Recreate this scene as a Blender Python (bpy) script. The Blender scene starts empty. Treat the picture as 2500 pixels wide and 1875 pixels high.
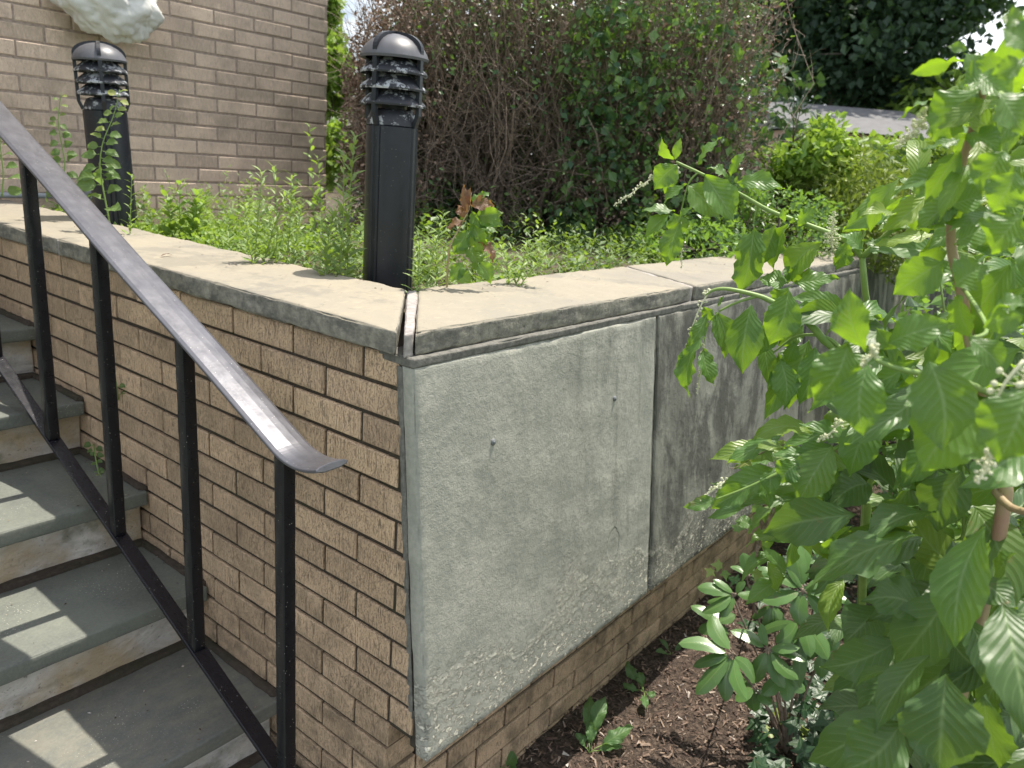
import bpy, math, random
import numpy as np
from mathutils import Vector, Matrix, noise
R = math.radians
scn = bpy.context.scene
COL = scn.collection

# ------------------------------------------------------------------ camera
PITCH, ROLL, AZ = R(15.95), R(4.5), R(37.4)
CAMZ = 1.5
FPX = 1900.0
dn = np.array([-math.sin(ROLL)*math.cos(PITCH), math.cos(ROLL)*math.cos(PITCH), math.sin(PITCH)])
ee = np.cross(dn, [0, 0, 1.0]); ee /= np.linalg.norm(ee)
if ee[0] < 0: ee = -ee
gg = np.cross(ee, dn)
if gg[2] < 0: gg = -gg
MX = np.array([math.cos(AZ)*gg + math.sin(AZ)*ee, -math.cos(AZ)*ee + math.sin(AZ)*gg, -dn])
CAM = np.array([0, 0, CAMZ])
cam_d = bpy.data.cameras.new('camera'); cam = bpy.data.objects.new('camera', cam_d); COL.objects.link(cam)
rx, ry, rz = MX @ np.array([1, 0, 0]), MX @ np.array([0, -1, 0]), MX @ np.array([0, 0, -1])
cam.matrix_world = Matrix(((rx[0], ry[0], rz[0], 0), (rx[1], ry[1], rz[1], 0), (rx[2], ry[2], rz[2], CAMZ), (0, 0, 0, 1)))
cam_d.sensor_width = 36; cam_d.lens = FPX/2500*36
cam_d.clip_start = 0.02; cam_d.clip_end = 400
cam_d.dof.use_dof = True; cam_d.dof.focus_distance = 1.72; cam_d.dof.aperture_fstop = 5.8
scn.camera = cam

# ------------------------------------------------------------------ light
SUN = Vector((0.365, -0.012, 1.0)).normalized()
w = bpy.data.worlds.new("World"); scn.world = w; w.use_nodes = True
nt = w.node_tree; nt.nodes.clear()
wo = nt.nodes.new('ShaderNodeOutputWorld'); bg = nt.nodes.new('ShaderNodeBackground')
sky = nt.nodes.new('ShaderNodeTexSky'); sky.sky_type = 'NISHITA'; sky.sun_disc = False
sky.sun_elevation = math.asin(SUN.z); sky.sun_rotation = R(90); sky.air_density = 1.0; sky.dust_density = 2.5
tc = nt.nodes.new('ShaderNodeTexCoord'); nz = nt.nodes.new('ShaderNodeTexNoise')
nz.inputs['Scale'].default_value = 2.2; nz.inputs['Detail'].default_value = 7; nz.inputs['Roughness'].default_value = .6
mp = nt.nodes.new('ShaderNodeMapping'); mp.inputs['Scale'].default_value = (1, 1, 2.2); mp.inputs['Location'].default_value = (3.1, .4, 0)
rp = nt.nodes.new('ShaderNodeValToRGB'); rp.color_ramp.elements[0].position = .40; rp.color_ramp.elements[1].position = .58
mxn = nt.nodes.new('ShaderNodeMix'); mxn.data_type = 'RGBA'
mxn.inputs[7].default_value = (11.5, 12.0, 12.6, 1)      # sunlit cloud, on the scale of the sky texture
L = nt.links.new
L(tc.outputs['Generated'], mp.inputs[0]); L(mp.outputs[0], nz.inputs[0]); L(nz.outputs[0], rp.inputs[0])
L(rp.outputs[0], mxn.inputs[0]); L(sky.outputs[0], mxn.inputs[6]); L(mxn.outputs[2], bg.inputs[0]); L(bg.outputs[0], wo.inputs[0])
bg.inputs[1].default_value = 0.105
sl = bpy.data.lights.new('sun', 'SUN'); sl.energy = 5.0; sl.angle = R(0.5); sl.color = (1, .93, .82)
so = bpy.data.objects.new('sun', sl); COL.objects.link(so); so.rotation_euler = SUN.to_track_quat('Z', 'Y').to_euler()
scn.view_settings.view_transform = 'Standard'; scn.view_settings.look = 'None'
scn.view_settings.exposure = 0.55; scn.view_settings.gamma = 1
scn.cycles.max_bounces = 6; scn.cycles.transparent_max_bounces = 8
scn.cycles.use_denoising = True

# ------------------------------------------------------------------ points in the place
def ray(u, v):
    d = np.array([u-1250.0, v-937.5, FPX]); return MX @ (d/np.linalg.norm(d))
def at(u, v, d): return CAM + ray(u, v)*d
def onx(u, v, x): r = ray(u, v); return CAM + r*(x/r[0])
def onz(u, v, z): r = ray(u, v); return CAM + r*((z-CAMZ)/r[2])
rnd = random.Random(7); rg = np.random.default_rng(11)
def nrm(a):
    a = np.asarray(a, float); return a/(np.linalg.norm(a)+1e-12)

# ------------------------------------------------------------------ node helper
class G:
    def __init__(s, name):
        s.mat = bpy.data.materials.new(name); s.mat.use_nodes = True; s.t = s.mat.node_tree; s.t.nodes.clear()
        s.out = s.t.nodes.new('ShaderNodeOutputMaterial'); s.co = s.t.nodes.new('ShaderNodeTexCoord')
        s.obj = s.t.nodes.new('ShaderNodeNewGeometry').outputs['Position']; s.uv = s.co.outputs['UV']
    def node(s, typ, ins=(), **pr):
        n = s.t.nodes.new(typ)
        for k, v in pr.items(): setattr(n, k, v)
        for k, v in (ins.items() if isinstance(ins, dict) else enumerate(ins)):
            if v is None: continue
            if isinstance(v, bpy.types.NodeSocket): s.t.links.new(v, n.inputs[k])
            else: n.inputs[k].default_value = v
        return n
    def m(s, op, a, b=None, c=None, clamp=False):
        n = s.node('ShaderNodeMath', [a, b, c], operation=op); n.use_clamp = clamp; return n.outputs[0]
    def map(s, vec, scale, loc=(0, 0, 0)): return s.node('ShaderNodeMapping', {'Vector': vec, 'Scale': scale, 'Location': loc}).outputs[0]
    def noise(s, vec, sc, det=4, ro=.55, dist=0): return s.node('ShaderNodeTexNoise', {'Vector': vec, 'Scale': sc, 'Detail': det, 'Roughness': ro, 'Distortion': dist}).outputs[0]
    def ramp(s, f, *st):
        n = s.node('ShaderNodeValToRGB', [f]); cr = n.color_ramp
        while len(cr.elements) < len(st): cr.elements.new(.5)
        for e, (p, c) in zip(cr.elements, st):
            e.position = p; e.color = (c, c, c, 1) if isinstance(c, (int, float)) else (*c, 1)
        return n.outputs[0]
    def mix(s, f, a, b, bt='MIX'):
        c = lambda x: (*x, 1) if isinstance(x, tuple) and len(x) == 3 else x
        n = s.node('ShaderNodeMix', {0: f, 6: c(a), 7: c(b)}, data_type='RGBA', blend_type=bt); return n.outputs[2]
    def sep(s, v): return s.node('ShaderNodeSeparateXYZ', [v]).outputs
    def bump(s, h, st, dist, nrm=None):
        i = {'Strength': st, 'Distance': dist, 'Height': h}
        if nrm is not None: i['Normal'] = nrm
        return s.node('ShaderNodeBump', i).outputs[0]
    def bsdf(s, col, rough, normal=None, **kw):
        c = (*col, 1) if isinstance(col, tuple) and len(col) == 3 else col
        i = {'Base Color': c, 'Roughness': rough}
        if normal is not None: i['Normal'] = normal
        i.update(kw); return s.node('ShaderNodeBsdfPrincipled', i).outputs[0]
    def done(s, sh): s.t.links.new(sh, s.out.inputs[0]); return s.mat

def attr(g, name): return g.node('ShaderNodeAttribute', attribute_name=name).outputs['Fac']

def m_brick(name, base, dark, wet=False):
    g = G(name); t = attr(g, 'tint')
    c = g.mix(t, tuple(x*.74 for x in base), tuple(min(1, x*1.2) for x in base))
    st = g.noise(g.map(g.obj, (300, 300, 38)), 1.0, 4, .75)           # vertical rake marks
    pits = g.noise(g.map(g.obj, (260, 260, 170)), 1.0, 4, .8)
    patch = g.noise(g.obj, 26, 3, .6)
    big = g.noise(g.obj, 5.5, 4, .6)
    pm = g.m('MULTIPLY', g.ramp(st, (.39, 1), (.46, 0)), g.ramp(patch, (.35, .35), (.6, 1)))
    pk = g.m('MULTIPLY', g.ramp(pits, (.37, 1), (.45, 0)), .9)
    mk = g.m('MAXIMUM', pm, pk)
    c = g.mix(g.ramp(g.noise(g.map(g.obj, (90, 90, 30)), 1, 4, .7), (.4, 0), (.65, .4)), c, tuple(min(1, x*1.35) for x in base))
    c = g.mix(g.m('MULTIPLY', mk, .72), c, dark)
    c = g.mix(g.ramp(big, (.46, 0), (.68, .5)), c, tuple(x*.5 for x in base))
    c = g.mix(g.ramp(g.noise(g.obj, 8.5, 5, .7), (.60, 0), (.70, .35)), c, tuple(min(1, x*1.45+.05) for x in base))
    if wet:                                                          # moss and dirt in patches low on the wall
        z = g.sep(g.obj)[2]
        lo = g.m('MULTIPLY', g.ramp(z, (.0, .9), (.45, 0)), g.ramp(g.noise(g.obj, 14, 4, .6), (.48, 0), (.64, .55)))
        c = g.mix(lo, c, (.05, .05, .03))
    h = g.m('SUBTRACT', g.m('MULTIPLY', g.noise(g.map(g.obj, (220, 220, 90)), 1, 4), .5), mk)
    return g.done(g.bsdf(c, .93, g.bump(h, .75, .0022)))

def m_mortar(name, col, moss=True):
    g = G(name); n = g.noise(g.obj, 60, 6, .7); b = g.noise(g.obj, 7, 4, .6)
    c = g.mix(g.ramp(n, (.3, 0), (.7, 1)), tuple(x*.55 for x in col), tuple(x*1.35 for x in col))
    if moss: c = g.mix(g.ramp(b, (.5, 0), (.68, .6)), c, (.035, .04, .015))
    return g.done(g.bsdf(c, .95, g.bump(n, .8, .004)))

def m_coping():
    g = G('coping sandstone'); t = attr(g, 'tint'); nz_ = g.node('ShaderNodeNewGeometry').outputs['Normal']
    up = g.ramp(g.sep(nz_)[2], (.35, 0), (.75, 1))
    wash = g.noise(g.map(g.obj, (3.2, 3.2, 20)), 1, 6, .65, .6)
    flake = g.noise(g.map(g.obj, (34, 75, 70)), 1, 4, .62, .5)
    grain = g.noise(g.obj, 210, 3, .7)
    top = g.mix(g.ramp(wash, (.35, 0), (.65, 1)), (.262, .240, .192), (.312, .275, .208))
    top = g.mix(g.ramp(flake, (.57, 0), (.66, .55)), top, (.37, .32, .235))
    top = g.mix(g.ramp(g.noise(g.obj, 2.1, 4), (.52, 0), (.7, .55)), top, (.215, .20, .175))
    spots = g.node('ShaderNodeTexVoronoi', {'Vector': g.obj, 'Scale': 24.0}).outputs[0]
    top = g.mix(g.ramp(g.noise(g.obj, 3.0, 6, .72), (.54, 0), (.60, .45)), top, (.16, .15, .13))
    top = g.mix(g.ramp(g.noise(g.obj, 31, 5, .8), (.62, 0), (.67, .5)), top, (.13, .125, .105))
    top = g.mix(g.ramp(spots, (.02, .6), (.08, 0)), top, (.12, .11, .09))
    side = g.mix(g.ramp(g.noise(g.obj, 38, 6, .7), (.32, 0), (.7, 1)), (.15, .145, .12), (.40, .375, .31))
    dirt = g.noise(g.map(g.obj, (10, 10, 26)), 1, 5, .7)
    side = g.mix(g.ramp(dirt, (.40, .6), (.52, 0)), side, (.075, .078, .072))
    c = g.mix(up, side, top)
    c = g.mix(g.m('MULTIPLY', t, .25), c, (.20, .19, .165))
    h = g.m('ADD', g.m('MULTIPLY', g.noise(g.obj, 55, 6, .72), g.m('SUBTRACT', 1.25, up)), g.m('MULTIPLY', grain, .12))
    return g.done(g.bsdf(c, .9, g.bump(h, .8, .006)))

def m_panel():
    g = G('cleft bluestone panel'); X, Y, Z = g.sep(g.obj)[:3]
    t = attr(g, 'tint')
    n1 = g.noise(g.obj, 9, 5, .6); n2 = g.noise(g.obj, 75, 5, .7); n3 = g.noise(g.obj, 240, 3, .7)
    c = g.mix(g.ramp(n1, (.35, 0), (.65, 1)), (.34, .34, .29), (.45, .44, .375))
    c = g.mix(g.ramp(n2, (.4, 0), (.6, .35)), c, (.21, .23, .20))
    # dark runs of dirt: thickest at the right of the first panel and over the second
    run = g.noise(g.map(g.obj, (9, 9, 1.1)), 1, 5, .62, .3)
    runx = g.m('MULTIPLY', g.ramp(run, (.46, 0), (.62, 1)), g.ramp(g.m('DIVIDE', X, 4.0), (.36, .03), (.47, .5), (.56, 1)))
    hi = g.ramp(Z, (.25, .15), (.75, 1))
    c = g.mix(g.m('MULTIPLY', g.m('MULTIPLY', runx, hi), .88), c, (.045, .05, .045))
    c = g.mix(g.m('MULTIPLY', t, g.ramp(g.noise(g.obj, 6, 5, .65), (.3, .55), (.6, .95))), c, (.19, .185, .155))
    blot = g.noise(g.map(g.obj, (7, 7, 3.2)), 1, 6, .72, .4)
    c = g.mix(g.m('MULTIPLY', g.m('MULTIPLY', t, g.ramp(blot, (.46, 0), (.58, 1))), .85), c, (.035, .036, .03))
    # crumbling, flaked skin low on the panel, edge follows a wandering line
    edge = g.m('ADD', Z, g.m('MULTIPLY', g.m('SUBTRACT', g.noise(g.obj, 3.4, 4, .55), .5), .55))
    edge = g.m('ADD', g.m('ADD', edge, g.m('MULTIPLY', X, .03)), -.045)
    low = g.ramp(edge, (.20, 1), (.40, 0))
    crn = g.noise(g.map(g.obj, (48, 48, 70)), 1, 6, .75, .5)
    cr = g.m('MULTIPLY', g.ramp(crn, (.53, 0), (.575, 1)), low)
    c = g.mix(g.m('MULTIPLY', cr, .95), c, (.92, .87, .72))  # raised crumbs painted near white, standing in for grazing sun on them
    tide = g.m('MULTIPLY', g.ramp(edge, (.315, 0), (.33, 1), (.35, 0)), g.ramp(n2, (.4, .2), (.55, 1)))
    c = g.mix(g.m('MULTIPLY', tide, .75), c, (.62, .60, .50))
    # ragged dark mortar smear under the cap
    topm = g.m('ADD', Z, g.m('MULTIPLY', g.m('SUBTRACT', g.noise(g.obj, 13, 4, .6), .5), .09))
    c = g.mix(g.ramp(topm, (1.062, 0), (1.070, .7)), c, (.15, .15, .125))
    flk = g.node('ShaderNodeTexVoronoi', {'Vector': g.map(g.obj, (4.2, 4.2, 2.6), (.3, 0, .17)), 'Scale': 1.0, 'Randomness': 1.0}, feature='F1').outputs[0]
    flk = g.m('ADD', flk, g.m('MULTIPLY', g.noise(g.obj, 26, 4), .12))
    step = g.ramp(flk, (.20, 0), (.215, 1))
    h = g.m('ADD', g.m('MULTIPLY', cr, 3.4), g.m('ADD', g.m('MULTIPLY', n2, g.ramp(n1, (.40, .12), (.68, .6))), g.m('MULTIPLY', n3, .45)))
    h = g.m('ADD', h, g.m('MULTIPLY', step, .9)); h = g.m('ADD', h, g.m('MULTIPLY', tide, .8))
    h = g.m('ADD', h, g.m('MULTIPLY', n1, 2.0))
    return g.done(g.bsdf(c, .88, g.bump(h, .95, .0038)))

def m_tread():
    g = G('bluestone tread'); t = attr(g, 'tint')
    n1 = g.noise(g.obj, 6, 5, .6); n2 = g.noise(g.obj, 120, 4, .7); n3 = g.noise(g.map(g.obj, (14, 30, 30)), 1, 5, .65)
    cA = g.mix(g.ramp(n1, (.35, 0), (.65, 1)), (.105, .115, .102), (.155, .168, .14))
    cB = g.mix(g.ramp(n3, (.40, 0), (.62, 1)), (.12, .122, .112), (.185, .17, .135))
    c = g.mix(g.ramp(t, (.6, 0), (.8, 1)), cA, cB)
    c = g.mix(g.ramp(n2, (.4, 0), (.7, .3)), c, (.25, .25, .21))
    grit = g.node('ShaderNodeTexVoronoi', {'Vector': g.obj, 'Scale': 130.0}).outputs[0]
    gm = g.m('MULTIPLY', g.ramp(grit, (.12, 1), (.2, 0)), g.ramp(g.noise(g.obj, 4.5, 3), (.55, 0), (.66, 1)))
    c = g.mix(gm, c, (.5, .48, .42))
    return g.done(g.bsdf(c, .72, g.bump(g.m('ADD', n2, g.m('MULTIPLY', n3, 1.4)), .5, .002)))

def m_riser():
    g = G('cleft riser stone'); t = attr(g, 'tint')
    n1 = g.noise(g.map(g.obj, (7, 7, 20), (0, 0, 0)), 1, 6, .66, .5); n2 = g.noise(g.obj, 80, 5, .7); n3 = g.noise(g.obj, 4, 4)
    c = g.mix(g.ramp(n1, (.35, 0), (.65, 1)), (.42, .39, .355), (.70, .665, .62))
    c = g.mix(g.m('MULTIPLY', g.ramp(n3, (.47, 0), (.64, 1)), .8), c, (.42, .31, .17))
    c = g.mix(g.ramp(g.noise(g.obj, 9, 4), (.56, 0), (.66, .6)), c, (.14, .145, .085))
    c = g.mix(g.ramp(n2, (.28, .8), (.4, 0)), c, (.07, .06, .045))
    return g.done(g.bsdf(c, .85, g.bump(g.m('ADD', g.m('MULTIPLY', n1, 3), n2), .8, .006)))

def m_paint(name, col, rough, chips=.0, spec=.5, dust=False, metal=0.0):
    g = G(name); n = g.noise(g.obj, 22, 5, .6); s = g.node('ShaderNodeTexVoronoi', {'Vector': g.obj, 'Scale': 95.0}).outputs[0]
    c = g.mix(g.ramp(n, (.4, 0), (.7, .5)), col, tuple(min(1, x*1.5+.002) for x in col))
    sp = g.m('MULTIPLY', g.ramp(s, (.07, 1), (.10, 0)), g.ramp(g.noise(g.obj, 13, 3), (.42, 0), (.54, 1)))
    c = g.mix(g.m('MULTIPLY', sp, chips), c, (.55, .53, .48))
    if dust: c = g.mix(g.ramp(g.noise(g.map(g.obj, (26, 26, 34)), 1, 6, .75), (.52, 0), (.58, .85)), c, (.50, .52, .54))
    rr = g.m('ADD', rough, g.m('MULTIPLY', g.m('SUBTRACT', g.noise(g.map(g.obj, (60, 9, 60)), 1, 4), .5), .22))
    return g.done(g.bsdf(c, rr, g.bump(g.m('ADD', g.noise(g.obj, 40, 4), g.m('MULTIPLY', sp, .6)), .25, .0015), **{'Specular IOR Level': spec, 'Metallic': metal}))

def m_leaf(name, top, vein, trans, tmix=.38, rough=.42, nv=9, spec=.5, yellow=(.27, .34, .04), bumpst=.38):
    g = G(name); u, v, _ = g.sep(g.uv)[:3]; t = attr(g, 'tint')
    a = g.m('ABSOLUTE', g.m('SUBTRACT', u, .5))
    mid = g.ramp(a, (.0, 1), (.045, 0))
    ph = g.m('FRACT', g.m('SUBTRACT', g.m('MULTIPLY', v, float(nv)), g.m('MULTIPLY', a, nv*.62)))
    tri = g.m('ABSOLUTE', g.m('SUBTRACT', ph, .5))
    sv = g.m('MULTIPLY', g.ramp(tri, (.0, 1), (.09, 0)), g.ramp(a, (.30, 1), (.47, .1)))
    vv = g.m('MAXIMUM', mid, g.m('MULTIPLY', sv, .6))
    mott = g.noise(g.obj, 38, 4, .6)
    c = g.mix(g.ramp(mott, (.3, 0), (.7, .4)), top, tuple(x*.68 for x in top))
    c = g.mix(g.ramp(t, (.0, .45), (.5, 0)), c, tuple(x*.55 for x in top))
    c = g.mix(g.ramp(t, (.62, 0), (1, .75)), c, yellow)
    c = g.mix(g.m('MULTIPLY', vv, .55), c, vein)
    blem = g.ramp(g.noise(g.obj, 19, 6, .78), (.64, 0), (.70, .85))
    c = g.mix(blem, c, (.16, .12, .05))
    tcx = g.mix(g.m('MULTIPLY', vv, .5), trans, tuple(x*.55 for x in trans))
    tcx = g.mix(g.ramp(t, (.0, .6), (.55, 0)), tcx, tuple(x*.55 for x in trans))
    h = g.m('SUBTRACT', g.m('ADD', g.m('MULTIPLY', tri, -1.3), g.m('MULTIPLY', mott, .35)), g.m('MULTIPLY', mid, .5))
    bn = g.bump(h, bumpst, .0025)
    p = g.bsdf(c, rough, bn, **{'Specular IOR Level': spec})
    tr = g.node('ShaderNodeBsdfTranslucent', {0: tcx}).outputs[0]
    return g.done(g.node('ShaderNodeMixShader', [tmix, p, tr]).outputs[0])

def m_smallleaf(name, a, b, trans, tmix=.35, rough=.5):
    g = G(name); t = attr(g, 'tint')
    c = g.mix(t, a, b); p = g.bsdf(c, rough)
    tr = g.node('ShaderNodeBsdfTranslucent', {0: g.mix(t, tuple(x*.6 for x in trans), trans)}).outputs[0]
    return g.done(g.node('ShaderNodeMixShader', [tmix, p, tr]).outputs[0])

def m_plain(name, a, b, sc=20, rough=.8, bmp=.3):
    g = G(name); n = g.noise(g.obj, sc, 5, .65)
    return g.done(g.bsdf(g.mix(g.ramp(n, (.3, 0), (.7, 1)), a, b), rough, g.bump(n, bmp, .004)))

def m_mulch():
    g = G('shredded bark mulch'); n = g.noise(g.map(g.obj, (55, 55, 55)), 1, 6, .75, 1.0); b = g.noise(g.obj, 5, 4)
    c = g.ramp(n, (.36, (.016, .011, .008)), (.5, (.07, .048, .035)), (.66, (.20, .145, .11)))
    return g.done(g.bsdf(c, .95, g.bump(g.m('ADD', n, g.m('MULTIPLY', b, 1.5)), 1.0, .02)))
def m_tint(name, stops, rough=.85):
    g = G(name); t = attr(g, 'tint'); n = g.noise(g.obj, 150, 3)
    c = g.mix(g.ramp(n, (.3, 0), (.7, .35)), g.ramp(t, *stops), (.03, .02, .015))
    return g.done(g.bsdf(c, rough))

M = dict(
    brick=m_brick('tan raked brick', (.60, .43, .28), (.085, .06, .045), True),
    hbrick=m_brick('brown building brick', (.66, .52, .41), (.48, .38, .30)),
    mortar=m_mortar('dark mortar', (.060, .046, .034)), hmortar=m_mortar('building mortar', (.36, .285, .24), False),
    grout=m_mortar('grey repair mortar', (.17, .165, .145), False), wmortar=m_mortar('pale lime mortar', (.36, .33, .31), False),
    coping=m_coping(), panel=m_panel(), tread=m_tread(), riser=m_riser(),
    black=m_paint('black railing paint', (.006, .007, .010), .30, .8, .4), bar=m_paint('scuffed black bar paint', (.006, .006, .010), .27, .8, .5),
    rail=m_paint('worn rail paint with painted sheen', (.105, .105, .12), .33, .6, .9, False, .45),  # grey, half metallic base imitates the sky's sheen on black paint
    boll=m_paint('dark bollard paint', (.013, .015, .021), .38, .4), bollw=m_paint('weathered bollard paint', (.02, .022, .028), .5, .6, .5, True),
    dome=m_paint('grey dome paint', (.085, .087, .098), .42, .15),  # dome is a lighter grey than the body
    steel=m_paint('zinc screw', (.16, .17, .18), .35, 0),
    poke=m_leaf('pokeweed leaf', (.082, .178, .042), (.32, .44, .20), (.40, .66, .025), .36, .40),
    pokelow=m_leaf('shade darkened pokeweed leaf', (.062, .130, .035), (.24, .34, .14), (.26, .44, .02), .28, .44, bumpst=.35),  # pokeweed leaf darkened in colour for the shaded lower and inner leaves
    pokered=m_leaf('reddish seedling leaf', (.20, .11, .075), (.34, .26, .10), (.52, .28, .06), .42, .5, yellow=(.30, .34, .06)),
    rhodo=m_leaf('leathery rhododendron leaf', (.105, .21, .055), (.20, .30, .10), (.12, .25, .03), .14, .28, 14, .6, bumpst=.12),
    vine=m_leaf('round vine leaf', (.12, .20, .06), (.3, .4, .2), (.30, .48, .08), .36, .5, 5, yellow=(.42, .42, .12)),
    dand=m_leaf('dandelion leaf', (.09, .19, .06), (.3, .42, .18), (.30, .50, .06), .36, .5, 7),
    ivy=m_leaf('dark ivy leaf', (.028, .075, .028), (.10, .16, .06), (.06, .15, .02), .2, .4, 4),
    weed=m_smallleaf('weed leaf', (.055, .125, .035), (.29, .41, .10), (.36, .55, .05), .38),
    pale=m_smallleaf('willowy weed leaf', (.13, .24, .065), (.34, .44, .17), (.42, .60, .08), .38),
    yel=m_smallleaf('yellow green leaf', (.12, .25, .045), (.27, .38, .07), (.40, .60, .06), .42),
    hgreen=m_smallleaf('hedge leaf', (.026, .085, .036), (.22, .36, .10), (.34, .58, .06), .38, .33),
    hdead=m_smallleaf('dead hedge leaf', (.10, .065, .045), (.40, .28, .21), (.30, .16, .08), .2, .7),
    far=m_smallleaf('far tree leaf', (.022, .048, .030), (.065, .12, .06), (.10, .2, .03), .25, .6),
    yew=m_smallleaf('yew needle', (.07, .13, .03), (.28, .34, .06), (.32, .44, .05), .3, .5),
    twig=m_plain('dead twig bark', (.09, .068, .055), (.40, .31, .24), 60),
    stem=m_plain('green stem', (.16, .27, .06), (.24, .34, .09), 30, .45, .1),
    rstem=m_plain('pink flushed stem', (.33, .16, .13), (.36, .36, .17), 7, .4, .1),
    flower=m_plain('cream flower bud', (.55, .58, .34), (.75, .74, .55), 90, .6, .1),
    mulch=m_mulch(), chip=m_tint('bark chip', ((.0, (.05, .028, .02)), (.5, (.165, .108, .08)), (.85, (.38, .28, .21)), (1, (.6, .55, .5)))),
    soil=m_plain('planter soil', (.035, .025, .016), (.10, .075, .045), 40), lawn=m_plain('far lawn', (.06, .10, .03), (.13, .17, .05), 3),
    plastic=m_plain('crumpled plastic bag', (.58, .58, .55), (.76, .76, .73), 9, .32, 1.0),
    pipe=m_plain('grey conduit', (.30, .33, .36), (.36, .38, .42), 10, .5), roof=m_plain('grey roof shingle', (.10, .10, .105), (.15, .15, .155), 6),
    hwall=m_plain('reddish house wall', (.30, .17, .15), (.42, .28, .24), 4), bark=m_plain('tree bark', (.05, .04, .03), (.12, .1, .08), 9),
)

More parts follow.
